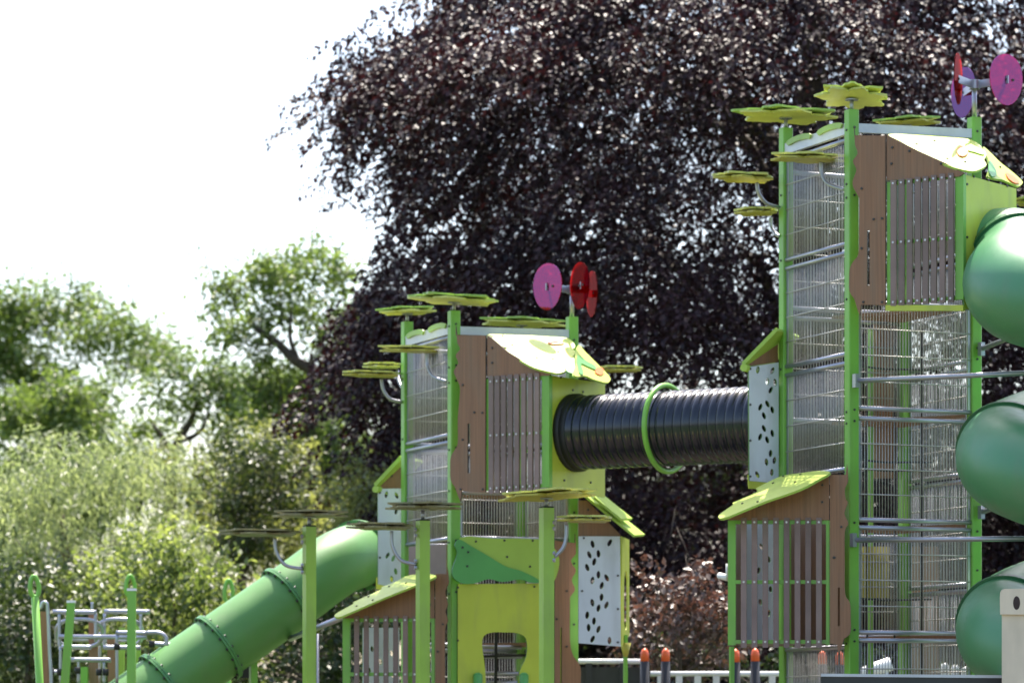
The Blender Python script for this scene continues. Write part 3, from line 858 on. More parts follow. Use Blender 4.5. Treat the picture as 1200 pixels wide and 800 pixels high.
# ------------------------------------------------------------------ slides
def ring(m, c, t, r, w, h, seg=56, mi=0):
    t = t.normalized()
    m.tube([c - t * w, c - t * w * .98, c + t * w * .98, c + t * w], [r, r + h, r + h, r], seg, caps=False, smooth=False, mi=mi)
def flange(parent, c, t, r, mat, name='flange', nb=18):
    m = MB(); t = t.normalized()
    ring(m, c - t * .013, t, r - .01, .011, .048)
    ring(m, c + t * .013, t, r - .01, .011, .048)
    a = t.orthogonal().normalized(); b = t.cross(a)
    for k in range(nb):
        q = c + (a * math.cos(k * math.tau / nb) + b * math.sin(k * math.tau / nb)) * (r + .018)
        m.tube([q - t * .04, q + t * .04], .015, 7, mi=1)
    return m.build(name, [M[mat], M['bolt']], parent)

# straight tube slide on the left
sp = [P(456, 650, 36.0), P(425, 650, 35.6), P(396, 660, 35.1), P(351, 692, 34.8), P(300, 728, 34.6), P(271, 748, 34.5), P(213, 788, 34.3), P(156, 828, 34.1), P(80, 881, 33.8), P(10, 925, 33.6), P(-50, 945, 33.4), P(-90, 948, 33.3)]
sl = empty('tube_slide', Vector((sp[4].x, sp[4].y, 0)), 'straight green tube slide running down left from the shorter tower', 'slide')
def sample(path, s):
    ls = [0]
    for i in range(1, len(path)): ls.append(ls[-1] + (path[i] - path[i - 1]).length)
    for i in range(1, len(path)):
        if ls[i] >= s:
            t = (s - ls[i - 1]) / (ls[i] - ls[i - 1])
            return path[i - 1].lerp(path[i], t), (path[i] - path[i - 1]).normalized()
    return path[-1], (path[-1] - path[-2]).normalized()
fp = smooth_path(sp, 10)
m = MB(); m.tube(fp, .337, 56, caps=False); m.build('tube', M['left_slide'], sl, fix=False)
def nearest(path, px):
    best = min(range(1, len(path) - 1), key=lambda i: abs(600 + path[i].x * F / path[i].y - px))
    return path[best], (path[best + 1] - path[best - 1]).normalized()
for px in (418, 338, 258, 190):
    c, t = nearest(fp, px)
    flange(sl, c, t, .337, 'left_flange')
m = MB(); q = nearest(fp, 298)[0]; m.box(Vector((q.x, q.y + .05, (q.z - .32) / 2)), U * .035, V * .035, Z * (q.z - .32) / 2); m.build('support_leg', M['post_green'], sl)
m = MB(); q = nearest(fp, 278)[0]; m.box(q - Z * .38, U * .09, V * .1, Z * .06); m.build('saddle', M['black_rubber'], sl)
m = MB(); m.tube([P(340, 748, 34.6), P(404, 722, 33.4)], .03, 10); m.tube([P(372.5, 742, 33.8), Vector((P(372.5, 742, 33.8).x, 33.8, 0))], .012, 8); m.build('brace', M['steel'], sl)

# spiral tube slide on the right
AX = Vector((P(1283, 700, 29.4).x, 29.4, 0)); HR, TR = .76, .43
ss = empty('spiral_slide', AX, 'dark green spiral tube slide beside the taller tower at right edge', 'slide')
def hel(phi): return AX + Vector((HR * math.cos(phi), HR * math.sin(phi), 5.39 - 1.50 * (math.degrees(phi) - 180) / 360))
phis = [R(a) for a in range(212, 112 + 360 * 3 + 120, 6)]
e0 = P(1162, 303, 30.08); en = Vector((.8, -.6, 0))
hp = smooth_path([e0, e0 + en * .22 - Z * .01, Vector((4.42, 29.62, 5.56)), Vector((4.30, 29.30, 5.40)), hel(R(206)) ], 6)[:-1] + [hel(a) for a in phis]
m = MB(); m.tube(hp, TR, 48); m.build('tube', M['slide_green'], ss, fix=False)
for a in (280, 400, 520, 640, 760, 880, 1000, 1120):
    c = hel(R(a)); t = (hel(R(a + 1)) - hel(R(a - 1))).normalized()
    m = MB(); ring(m, c, t, TR - .005, .03, .03); m.build('flange', M['slide_flange'], ss)
m = MB(); m.tube([e0 - en * .02, e0 + en * .03], TR + .05, 48); m.build('collar', M['slide_flange'], ss)
m = MB(); ring(m, hp[9], (hp[10] - hp[8]), TR - .005, .03, .03); m.build('flange', M['slide_flange'], ss)
m = MB(); m.tube([AX, AX + Z * 6.2], .07, 16); m.build('pole', M['post_green'], ss)
for (px, py, d), z in (((1003, 446, 30.2), 4.7), ((1000, 632.5, 30.2), 3.2)):
    m = MB(); a = P(px, py, d); m.tube([a, Vector((AX.x, AX.y - .05, zat(lerp(1283, px, py, 1200, 437.5 if py < 500 else 631), 29.4)))], .023, 10)
    m.box(a, U * .02, V * .03, Z * .06); m.build('stay', M['steel'], ss)
for py in (409, 600):
    m = MB(); a = P(1150, py, 30.7); m.tube([a, Vector((AX.x, AX.y, a.z + .25))], .023, 10); m.box(a, U * .02, V * .03, Z * .06); m.build('stay', M['steel'], ss)

# ------------------------------------------------------------------ leaf topped posts in front of the left tower
def leaf_post(px, d, w, ytop, leaf_c, leaf_r, sl_, brk, label, tilt=(R(.4), 0), rot=.4, yaw=YAW, mats=('leaf_dull', 'leaf_dull')):
    b = P(px, 700, d); b.z = 0
    root = empty('leaf_post', b, label, 'leaf post', 'lime posts topped with leaf shapes')
    u = Vector((math.cos(yaw), math.sin(yaw), 0)); v = Vector((-u.y, u.x, 0))
    zt = zat(ytop, d)
    m = MB()
    m.box(b + Z * zt / 2, u * .052, v * .052, Z * zt / 2)
    m.build('post', M['post_lime'], root)
    m = MB(); m.box(b + Z * (zt + .008), u * .05, v * .05, Z * .006); m.build('cap', M['black_rubber'], root)
    lc = Vector((b.x, b.y, zat(leaf_c, d)))
    leaf_canopy(root, lc, leaf_r, tilt, rot, stem=lc.z - zt, mats=mats)
    if sl_:
        leaf_canopy(root, P(*sl_[:3]), sl_[3], (R(.6), R(0)), 1.0, mats=mats, squash=.8, bracket=[P(*q) for q in brk])
        s_ = -1 if sl_[0] < px else 1
        m = MB()
        for yy in (sl_[1] + 1, sl_[1] + 8, brk[-1][1] - 4, brk[-1][1] + 4):
            m.disc(P(px + s_ * 7.5, yy, d - .02), Vector((s_, -.2, 0)), .02, .02, 8)
        m.build('fixing', M['steel'], root)
    return root
leaf_post(362.5, 33.0, .1, 617, 605, .33, (305, 627, 33.0, .40), [(322,630,33.0),(324,647,33.0),(335,662,33.0),(355,666,33.0)], 'lime post with flat leaf tops standing before the green tube slide')
leaf_post(495.5, 32.3, .1, 610, 596, .33, (446, 619.5, 32.3, .33), [(459,622,32.3),(460,640,32.3),(470,656,32.3),(488,661,32.3)], 'lime post with flat leaf tops in front of the small slatted bay')
leaf_post(640.5, 30.6, .1, 595, 583, .40, (686, 611, 30.6, .26), [(664,614,30.6),(663,632,30.6),(659,643,30.6),(650,652,30.6)], 'lime post with tilted leaf top beside the yellow panel window', tilt=(R(-1), R(-3.5)), mats=('leaf_ochre', 'leaf_yellow'))

# ------------------------------------------------------------------ climbing frame and loop topped posts, far left
def loop_post(px0, py0, px1, d, w, wl, h, label, ang=0.3):
    top = P(px0, py0, d); bot = P(px1, 800, d); bot = bot + (bot - top) * ((bot.z) / max(.01, top.z - bot.z)); 
    root = empty('loop_post', bot, label, 'play post', 'green posts with leaf loop tops')
    m = MB(); m.tube([bot, top], w / 2, 12); m.build('post', M['mid_green' if False else 'post_green'], root)
    ax = (top - bot).normalized(); sd = Vector((math.cos(ang), math.sin(ang), 0))
    pts = []
    for k in range(28):
        t = math.tau * k / 28
        r_ = wl / 2 * math.sin(t) * (1 - .35 * -math.cos(t) * .6)
        pts.append(top + ax * (h / 2 - h / 2 * math.cos(t)) + sd * r_)
    m = MB(); m.tube(pts, .022, 8, closed=True); m.build('loop', M['post_green'], root)
    return root
loop_post(41, 699, 46.5, 33, .075, .085, .20, 'leftmost green post with leaf loop top and leaning slightly')
loop_post(153, 699, 155, 35.5, .06, .10, .22, 'green leaf loop post behind the capped post of the jungle gym', ang=.5)
loop_post(268, 706, 268, 37.5, .05, .09, .25, 'green leaf loop post peeping above the tube slide', ang=.2)
cf = empty('jungle_gym', Vector((P(110, 700, 34).x, 34, 0)), 'low jungle gym of silver bars, hoops and green posts at lower left', 'jungle gym')
def cpost(px0, py0, px1, d, w, mat, cap=True):
    top = P(px0, py0, d); bot = P(px1, 800, d); bot = bot + (bot - top) * (bot.z / (top.z - bot.z))
    m = MB(); ax = (top - bot) / 2
    m.box((top + bot) / 2, Vector((w / 2, 0, 0)), Vector((0, w / 2, 0)), ax)
    if cap: m.box(top + Z * .012, Vector((w / 2 + .004, 0, 0)), Vector((0, w / 2 + .004, 0)), Z * .012, 1)
    m.build('post', [M[mat], M['white_paint']], cf)
cpost(83.5, 706, 76, 33.5, .075, 'post_green')
cpost(154.5, 692, 154, 33.2, .08, 'post_green')
cpost(143, 735, 142, 35.0, .06, 'post_lime', False)
cpost(99, 781, 99, 34.5, .07, 'post_green', False)
cpost(162, 730, 162, 35.2, .05, 'post_lime', False)
def plank(px, y0, px1, w, d):
    a, b = P(px, y0, d), P(px1, 800, d); b = b + (b - a) * (b.z / (a.z - b.z))
    m = MB(); m.box((a + b) / 2, Vector((w / 2, 0, 0)), Vector((0, .02, 0)), (a - b) / 2); m.build('plank', M['wood_brown'], cf)
plank(51.5, 716, 55, .07, 33.3); plank(109, 718, 110, .09, 34.6); plank(130, 748, 131, .075, 34.6)
def bar(pts, r=.021, name='rail', closed=False):
    m = MB(); m.tube(smooth_path([P(*p) for p in pts], 6) if not closed else [P(*p) for p in pts], r, 10, closed=closed); m.build(name, M['steel'], cf)
bar([(48,712,33.2),(50,706,33.2),(54,706,33.2),(56,714,33.2),(58,760,33.2),(60,800,33.2),(61,900,33.2)], .018)
for x0, x1, y, d in ((62,113,716.5,34.3),(122,176,716,34.3),(69,172,745.5,34.2),(84,150,749,34.7),(83,130,772.5,33.9),(72,107,757.5,33.9),(121,165,758,33.9),(60,82,787,33.9),(136,172,741,33.7)):
    bar([(x0,y,d),(x1,y + .5,d)], .024)
for cx, d in ((93, 34.4), (140, 34.5)):
    pts = []
    for k in range(36):
        t = math.tau * k / 36
        sx = math.copysign(abs(math.cos(t)) ** .75, math.cos(t)); sy = math.copysign(abs(math.sin(t)) ** .8, math.sin(t))
        pts.append((cx + 27 * sx, 741.5 + 16.5 * sy, d + .12 * math.sin(t)))
    bar(pts, .022, 'hoop', True)
for x, y0, y1, d in ((69.5,717,760,34.3),(112,718,752,34.3),(122.5,718,760,34.4),(165,718,752,34.4),(108,705,722,34.9),(71,757,800,33.9),(92,772,800,33.9),(122,775,800,33.9),(117,740,800,34.8),(137,742,800,33.7)):
    bar([(x,y0,d),(x,y1,d)], .016, 'upright')
bar([(172,741,33.7),(186,741,33.7),(194,746,33.7),(195,756,33.7)], .022); bar([(180,754,34.2),(200,755,34.2)], .024)
for x, y, d in ((137,757,33.6),(178,754,34.1),(91,785,33.8),(70,787,33.8),(116,787,33.8),(124,787,33.8),(60,786,33.3)):
    m = MB(); m.tube([P(x, y + 4, d), P(x, y - 4, d)], .03, 10); m.build('clamp', M['black_rubber'], cf)

# ------------------------------------------------------------------ fence, bollards and small things behind
def railing(pts, d, label, ytop, post_px, dark=False, group=None):
    b = P(pts[0], 700, d); b.z = gz(d)
    root = empty('railing', b, label, 'railing', group)
    a, e = P(pts[0], ytop, d), P(pts[1], ytop, d)
    m = MB(); m.tube([a, e], .028, 12); m.build('top_rail', M['white_paint'], root)
    for x in post_px:
        q = P(x, ytop, d); m = MB(); m.box(Vector((q.x, q.y, (q.z + gz(d)) / 2)), Vector((.035, 0, 0)), Vector((0, .02, 0)), Z * ((q.z - gz(d)) / 2 - .02))
        m.build('baluster', M['dark_board'] if dark else M['white_paint'], root)
    if dark:
        m = MB(); lo = gz(d) + .05; hi = a.z - .06
        m.box(Vector(((a.x + e.x) / 2, d + .03, (lo + hi) / 2)), Vector(((e.x - a.x) / 2, 0, 0)), Vector((0, .012, 0)), Z * (hi - lo) / 2); m.build('infill_panel', M['dark_board'], root)
    return root
railing((640, 752), 36.6, 'white topped rail over a dark panel below the leaf cut bay', 774.5, [650, 690, 730], True)
railing((762, 915), 36.8, 'white rail on slim uprights running behind the right tower bay', 789, [774 + 21.8 * k for k in range(7)])
def bollard(px, ytip, d, label):
    t = P(px, ytip, d); b = Vector((t.x, d, gz(d)))
    root = empty('bollard', b, label, 'bollard', 'dark bollards with orange tips')
    m = MB(); zt = t.z - .14
    m.tube([b, Vector((b.x, b.y, zt - .28)), Vector((b.x, b.y, zt - .26)), Vector((b.x, b.y, zt))], [.075, .075, .052, .048], 14); m.build('shaft', M['bollard_dark'], root)
    m = MB(); m.tube([Vector((b.x, b.y, zt)), Vector((b.x, b.y, zt + .08)), Vector((b.x, b.y, zt + .12)), Vector((b.x, b.y, zt + .14))], [.047, .045, .032, .008], 14); m.build('tip', M['tip_orange'], root)
for px, yt_, d, lb_ in ((755.5, 759, 36.3, 'orange tipped dark bollard at the end of the dark panelled rail'),
                        (780, 759, 36.3, 'orange tipped dark bollard at the start of the slim white rail'),
                        (862, 760, 36.3, 'orange tipped bollard half hidden behind the thin bay leg'),
                        (885, 759, 36.3, 'orange tipped dark bollard standing below the slatted bay middle'),
                        (963.5, 762, 36.3, 'orange tipped bollard seen through wires left of the main post'),
                        (984, 763, 36.3, 'orange tipped bollard behind wires close to the main green post')):
    bollard(px, yt_, d, lb_)
for k, px in enumerate((1095, 1107, 1119.5, 1131.5)):
    t = P(px, 774 + k * 2.2, 36.4); b = Vector((t.x, 36.4, gz(36.4)))
    m = MB(); m.tube([b, t - Z * .05, t - Z * .015, t], [.045, .045, .035, .01], 14)
    o = m.build('marker_post', M['white_paint'])
    tag(o, ['leftmost of four round topped white posts behind the wire mesh', 'second from left of four round topped white posts behind mesh', 'third from left of four round topped white posts behind mesh', 'rightmost of four round topped white posts beside the spiral slide'][k], 'post', 'white round topped posts')
hr = empty('handrail', Vector((P(1010, 700, 36.2).x, 36.2, gz(36.2))), 'sloping thick white handrail low behind the wire mesh', 'handrail')
m = MB(); m.tube([P(1008, 792, 36.2), P(1022, 785, 36.2), P(1044, 777, 36.2)], .075, 12); m.build('rail', M['white_paint'], hr)
for px in (1014, 1038):
    q = P(px, 786, 36.2); m = MB(); m.tube([Vector((q.x, 36.2, gz(36.2))), q], .03, 10); m.build('upright', M['white_paint'], hr)
# dark notice board in front of the right tower
db = empty('dark_board', Vector((P(1060, 700, 29.3).x, 28.9, 0)), 'low black board with grey top edge before the right tower', 'board')
a, b = P(962, 790.5, 28.7), P(1200, 792.5, 28.7)
m = MB(); m.box((a + b) / 2 - Z * .35, (b - a) / 2, Vector((0, .015, 0)), Z * .345); m.build('panel', M['dark_board'], db)
m = MB(); m.box((a + b) / 2, (b - a) / 2, Vector((0, .03, 0)), Z * .012); m.build('edge_strip', M['steel_sheet'], db)
for px in (975, 1190):
    q = P(px, 800, 28.74); m = MB(); m.box(Vector((q.x, q.y, .6)), Vector((.03, 0, 0)), Vector((0, .02, 0)), Z * .6); m.build('leg', M['dark_board'], db)
# cream steel panel at the right edge
cr = empty('steel_container', Vector((P(1230, 700, 28.2).x, 28.4, 0)), 'cream steel container corner with an oval lifting slot at right edge', 'container')
pc = wall(1172, 28.3, 1260, 28.2)
slot = [(1191.3 + 4.2 * math.cos(k * math.tau / 16), 706 + 8.2 * math.sin(k * math.tau / 16)) for k in range(16)]
top_out = [(1172,719.5),(1171.6,700),(1172,694),(1173.5,691),(1177,689.5),(1275,688),(1275,720)]
panel('top_flange', pc, top_out, M['cream_paint'], cr, th=.05, off=.03, holes=[slot], bolts=[])
m = MB()
lo = [pc.hit(1174, 719, 0), pc.hit(1275, 719, 0)]
lo2 = [Vector((p.x, p.y, 0)) for p in lo]
m.prism([[lo[0], lo[1], lo2[1], lo2[0]]], -pc.n * 1.2); m.build('side_wall', M['cream_paint'], cr)
m = MB(); m.prism([[pc.hit(1174, 692, -.25), pc.hit(1275, 690, -.25), pc.hit(1275, 718.5, -.25), pc.hit(1174, 718.5, -.25)]], -pc.n * .4)
m.build('slot_shade_block', M['brown_edge'], cr)  # dark block behind the slot, its brown stands in for the shade inside

# ------------------------------------------------------------------ trees
def leaf_mesh(name, pos, axis, up, L, W, mat, parent):
    N = len(pos)
    axis = axis / (np.linalg.norm(axis, axis=1, keepdims=True) + 1e-9)
    side = np.cross(axis, up); side /= (np.linalg.norm(side, axis=1, keepdims=True) + 1e-9)
    nor = np.cross(side, axis)
    sc = rng.uniform(.65, 1.3, (N, 1))
    Lv, Wv = L * sc, W * sc
    v = np.empty((N, 4, 3))
    v[:, 0] = pos
    v[:, 1] = pos + axis * Lv * .45 + side * Wv * .5 + nor * Wv * .12
    v[:, 2] = pos + axis * Lv - nor * Lv * .08
    v[:, 3] = pos + axis * Lv * .45 - side * Wv * .5 + nor * Wv * .12
    rl = np.array(root_loc(parent))
    v = (v - rl).reshape(-1, 3)
    me = bpy.data.meshes.new(name)
    me.vertices.add(N * 4)
    me.vertices.foreach_set('co', v.astype(np.float32).ravel())
    idx = (np.arange(N)[:, None] * 4 + np.array([[0, 1, 2, 0, 2, 3]])).astype(np.int32).ravel()
    me.loops.add(N * 6)
    me.loops.foreach_set('vertex_index', idx)
    me.polygons.add(N * 2)
    me.polygons.foreach_set('loop_start', np.arange(0, N * 6, 3, dtype=np.int32))
    me.update(calc_edges=True)
    me.materials.append(mat)
    return link(name, me, parent)

def limbs(parent, base, targets, r0, bend=.25, fork=.45, name='trunk'):
    """tapered trunk with limbs reaching to the clumps"""
    m = MB()
    base = Vector(base)
    cen = sum(targets, Vector()) / len(targets)
    topz = max(t.z for t in targets)
    trunk_top = base.lerp(Vector((cen.x, cen.y, topz)), .8)
    tp = []
    for i in range(9):
        t = i / 8
        q = base.lerp(trunk_top, t) + Vector((math.sin(t * 4 + base.x) * .18, math.cos(t * 3 + base.x) * .15, 0)) * (t * (topz - base.z) * .12)
        tp.append(q)
    m.tube(tp, [r0 * (1.25 if i == 0 else 1 - .11 * i) for i in range(9)], 12)
    nodes = [(tp[k], r0 * (1 - .11 * k)) for k in range(2, 8)]
    order = sorted(targets, key=lambda t: (t - tp[4]).length)
    for t in order[:26]:
        # grow from the nearest wood that lies below the clump
        s, rs = min(nodes, key=lambda q: (q[0] - t).length + 1.5 * max(0, q[0].z - t.z + .3) + 3 * max(0, .05 - q[1]))
        L_ = (t - s).length
        if L_ < .25: continue
        k1 = s.lerp(t, .35) + Vector((random.gauss(0, 1), random.gauss(0, 1), random.gauss(.2, .7))) * L_ * .16
        k2 = s.lerp(t, .7) + Vector((random.gauss(0, 1), random.gauss(0, 1), random.gauss(.3, .7))) * L_ * .16
        pp = smooth_path([s, k1, k2, t], 5)
        rb = min(rs * .7, .06 + .03 * L_)
        m.tube(pp, [rb * (1 - .8 * i / (len(pp) - 1)) + .006 for i in range(len(pp))], 7)
        nodes += [(pp[6], rb * .7), (pp[10], rb * .5), (t, rb * .3)]
        for j in range(3):
            st = pp[7 + j * 3]; e = st + Vector((random.gauss(0, .5), random.gauss(0, .5), random.gauss(.1, .4)))
            m.tube([st, st.lerp(e, .5) + Vector((0, 0, .1)), e], [rb * .35, rb * .2, .006], 5)
    return m.build(name, M['bark'], parent, fix=False)

def crown_leaves(clumps, per, twig, droop, spread, rnd=1.0):
    """leaves set along many short twigs leaving each clump centre; clumps: list of (centre, radius)"""
    P_, A_, U_ = [], [], []
    for c, r in clumps:
        nt = max(4, int(per * r * r / 16))
        th = rng.uniform(0, math.tau, nt); cz = rng.uniform(-.8, 1, nt)
        sx = np.sqrt(1 - cz ** 2)
        d = np.stack([sx * np.cos(th), sx * np.sin(th), cz * .8], 1)
        start = np.array(c) + d * (rng.uniform(.15, .95, (nt, 1)) * r)
        d2 = d + rng.normal(0, .55, (nt, 3)); d2[:, 2] -= droop
        d2 /= np.linalg.norm(d2, axis=1, keepdims=True)
        k = 16
        t = (np.arange(k) + .5) / k
        tl = twig * rng.uniform(.6, 1.3, (nt, 1, 1))
        pos = start[:, None] + d2[:, None] * t[None, :, None] * tl
        pos[:, :, 2] -= (t[None, :] ** 2) * tl[:, :, 0] * droop * .6
        pos = pos + rng.normal(0, spread, pos.shape)
        ax = d2[:, None] * .7 + rng.normal(0, .6, pos.shape); ax[:, :, 2] -= .25 + droop * .5
        P_.append(pos.reshape(-1, 3)); A_.append(ax.reshape(-1, 3))
    P_ = np.concatenate(P_); A_ = np.concatenate(A_)
    U_ = rng.normal(0, .6 * rnd, P_.shape); U_[:, 2] += 1
    return P_, A_, U_

def tree(name, label, cat, base_px, d, clumps_px, mat, per, leaf, r0, twig=.5, droop=.2, spread=.06, depth=1.0, group=None, extra_back=True, fork=.4, rnd=1.0, seed=1, tight=1.0, sub=0, boughs=()):
    """clumps_px: (px, py, radius px) of the crown masses as they stand in the photograph; each is given its own depth"""
    random.seed(seed)
    b = P(base_px, 800, d); b.z = gz(d)
    root = empty(name, b, label, cat, group)
    cl = []
    for px, py, r in clumps_px:
        dd = d + random.uniform(-1, 1) * depth
        cl.append((P(px, py, dd), r * dd / F * tight))
        if extra_back:
            dd = d + depth * random.uniform(.6, 2.0)
            cl.append((P(px + random.uniform(-.5, .5) * r, py + random.uniform(-.3, .5) * r, dd), r * dd / F * .8))
    limbs(root, b, [c for c, _ in cl], r0, fork=fork)
    for path, r_ in boughs:
        m = MB(); pp = smooth_path([P(x, y, d - .3 * depth) for x, y in path], 5)
        m.tube(pp, [r_ * (1 - .75 * i / (len(pp) - 1)) for i in range(len(pp))], 8)
        m.build('bough', M['bark'], root, fix=False)
    if sub:
        fine = []
        for c, r in cl:
            for _ in range(sub):
                v = Vector((random.gauss(0, 1), random.gauss(0, 1), random.gauss(0, 1))).normalized() * r * random.uniform(.35, 1.05)
                v.z *= .75
                fine.append((c + v, r * random.uniform(.22, .42)))
        cl = fine
    pos, ax, up = crown_leaves(cl, per, twig, droop, spread, rnd)
    leaf_mesh('crown', pos, ax, up, leaf[0], leaf[1], M[mat], root)
    return root

# copper beech: weeping dome of hanging sprays
def beech():
    D = 50.0
    cx = P(950, 700, D).x
    base = Vector((cx, D, gz(D)))
    root = empty('copper_beech', base, 'huge dark purple copper beech tree filling the sky behind the towers', 'tree')
    prof = [(2.0, 5.2), (3.2, 5.2), (4.6, 5.9), (6, 6.3), (7.2, 6.5), (9, 6.25), (10.2, 6.15), (11.1, 6.05), (12.2, 5.15), (13.2, 4.3), (14.2, 3.2), (15.2, 1.4)]
    zs = [p[0] for p in prof]; rs = [p[1] for p in prof]
    n = 9000
    z = rng.uniform(2.0, 15.2, n)
    rad = np.interp(z, zs, rs)
    th = rng.uniform(0, math.tau, n)
    f = 1 - np.abs(rng.normal(0, .14, n))
    inner = rng.uniform(0, 1, n) < .22
    f = np.where(inner, np.sqrt(rng.uniform(.05, .85, n)), f)
    x = cx + np.cos(th) * rad * f; y = D + np.sin(th) * rad * f
    # outer sprays that trail beyond the dome, mostly high on its open side
    ne = 90
    z[:ne] = rng.uniform(10.5, 11.7, ne); th[:ne] = math.pi + rng.normal(0, .55, ne)
    f[:ne] = rng.uniform(.98, 1.10, ne); inner[:ne] = False
    rad = np.interp(z, zs, rs); x = cx + np.cos(th) * rad * f; y = D + np.sin(th) * rad * f
    keep = np.ones(n, bool)
    jit = np.zeros(n)
    for i in range(n):
        q = Vector((x[i], y[i], z[i]))
        w = 1.15 * noise.noise(Vector((q.x * .36, q.y * .36, q.z * .6))) + .5 * noise.noise(q * 1.4)
        jit[i] = w
        if w < (-.5 if (x[i] < cx - 3.6 and 4.5 < z[i] < 9.2) else -.26) and i >= ne: keep[i] = False
        if inner[i] and z[i] > 7 and random.random() < .45: keep[i] = False
    x, y, z, th, f, jit = x[keep], y[keep], z[keep], th[keep], f[keep], jit[keep]
    rad = rad[keep]
    push = 1 + jit * .13
    x = cx + (x - cx) * push; y = D + (y - D) * push
    nt = len(x)
    out = np.stack([np.cos(th), np.sin(th), np.zeros(nt)], 1)
    tw = out * rng.uniform(.3, 1.0, (nt, 1)) + rng.normal(0, .35, (nt, 3)); tw[:, 2] = -rng.uniform(.25, 1.0, nt)
    tw /= np.linalg.norm(tw, axis=1, keepdims=True)
    ln = rng.uniform(.7, 1.6, (nt, 1, 1))
    k = 105
    t = rng.uniform(0, 1, (nt, k))
    sidev = np.cross(tw, np.array([0, 0, 1.0])); sidev /= np.linalg.norm(sidev, axis=1, keepdims=True) + 1e-9
    w = rng.uniform(-1, 1, (nt, k)) * (.42 * (1 - t * .6))
    pos = np.stack([x, y, z], 1)[:, None] + tw[:, None] * t[:, :, None] * ln + sidev[:, None] * w[:, :, None]
    pos[:, :, 2] -= np.abs(w) * .5 + t ** 2 * .25 * ln[:, :, 0]
    pos += rng.normal(0, .035, pos.shape)
    ax = tw[:, None] * .8 + sidev[:, None] * np.sign(w)[:, :, None] * .7 + rng.normal(0, .45, pos.shape)
    ax[:, :, 2] -= .35
    pos = pos.reshape(-1, 3); ax = ax.reshape(-1, 3)
    up = rng.normal(0, .55, pos.shape); up[:, 2] += 1
    ok = pos[:, 2] > 1.5
    # stray wisps reaching out on the left edge
    leaf_mesh('crown', pos[ok], ax[ok], up[ok], .082, .056, M['beech_leaf'], root)
    m = MB()
    tp = [base + Vector((math.sin(i) * .1, 0, 0)) + Z * (i * 1.55) for i in range(9)]
    m.tube(tp, [.75, .6, .55, .5, .42, .34, .25, .16, .06], 16)
    random.seed(5)
    for k_ in range(46):
        zz = random.uniform(2.2, 12.0); a = random.uniform(0, math.tau)
        rr_ = np.interp(zz, zs, rs) * random.uniform(.75, .95)
        i = min(7, max(1, int((zz + 1) / 1.9)))
        s = base + Z * (i * 1.4)
        e = Vector((cx + math.cos(a) * rr_, D + math.sin(a) * rr_, zz - .2))
        md = s.lerp(e, .5) + Z * random.uniform(.5, 1.3)
        pp = smooth_path([s, s.lerp(md, .5) + Z * .15, md, e], 5)
        r_ = random.uniform(.07, .16)
        m.tube(pp, [r_ * (1 - .92 * j / (len(pp) - 1)) for j in range(len(pp))], 7)
        for j in range(4):
            st = pp[6 + j * 2]; e2 = st + Vector((random.gauss(0, .9), random.gauss(0, .9), random.gauss(-.2, .4)))
            m.tube([st, st.lerp(e2, .5) + Z * .12, e2], [r_ * .35, r_ * .22, .008], 5)
    m.build('trunk', M['bark'], root, fix=False)
beech()

def scatter(n, x0, x1, y0, y1, r0, r1, seed, inside=None):
    random.seed(seed); out = []
    while len(out) < n:
        x, y = random.uniform(x0, x1), random.uniform(y0, y1)
        if inside and not inside(x, y): continue
        out.append((x, y, random.uniform(r0, r1)))
    return out
def ell(cx, cy, rx, ry): return lambda x, y: ((x - cx) / rx) ** 2 + ((y - cy) / ry) ** 2 < 1

oak1 = [(15,370,42),(60,350,38),(110,365,34),(-20,420,50),(40,420,34),(95,400,30),(140,385,32),(165,400,28),(185,412,24),(80,450,30),(150,430,26),(20,480,46),(120,480,26),(60,520,50),(-30,500,50),(-40,350,40),(60,570,55),(0,580,60)]
tree('oak_tree', 'tall airy oak at far left, its top against white sky', 'tree', 70, 72, oak1, 'oak_leaf', 5000, (.115, .078), .38, twig=.6, droop=.1, spread=.10, depth=1.2, seed=3, tight=1.0, sub=5, extra_back=False)
oak2 = [(215,430,30),(250,440,30),(235,470,26),(275,455,30),(195,460,24),(290,480,32),(320,455,34),(180,500,30),(255,500,22),(160,560,42),(240,590,44),(300,540,40)]
tree('oak_tree', 'middle oak with dark forked trunk showing bright sky gaps', 'tree', 204, 66, oak2, 'oak_leaf', 5000, (.11, .072), .30, twig=.55, droop=.1, spread=.09, depth=1.0, fork=.3, seed=4, tight=1.0, sub=5, extra_back=False, boughs=(([(196,700),(199,600),(201,545),(210,515),(222,495),(232,470)], .17), ([(203,540),(192,515),(178,495)], .09), ([(210,515),(225,512),(238,500),(244,480)], .07), ([(160,600),(172,560),(165,535)], .08)))
oak3 = [(280,345,24),(300,330,22),(335,325,26),(370,320,30),(405,330,30),(275,380,22),(310,370,26),(350,365,26),(390,370,32),(420,385,32),(300,410,22),(380,410,32),(340,440,34),(410,430,36),(290,450,30),(360,480,40),(420,480,40),(320,500,36),(260,330,12),(268,395,16),(348,298,14),(310,312,12),(440,540,50),(370,540,44)]
tree('oak_tree', 'tall oak beside the purple beech with long bare limb', 'tree', 395, 60, oak3, 'oak_leaf', 5000, (.105, .07), .34, twig=.5, droop=.1, spread=.09, depth=1.0, seed=6, tight=1.0, sub=5, extra_back=False, boughs=(([(420,470),(385,442),(350,425),(325,402),(300,384),(290,370)], .13), ([(350,425),(340,395),(342,360)], .06), ([(385,442),(380,410),(368,380)], .06), ([(325,402),(305,404),(290,398)], .04)))
bk1 = scatter(16, 280, 450, 445, 640, 30, 44, 41, ell(365, 545, 85, 105))
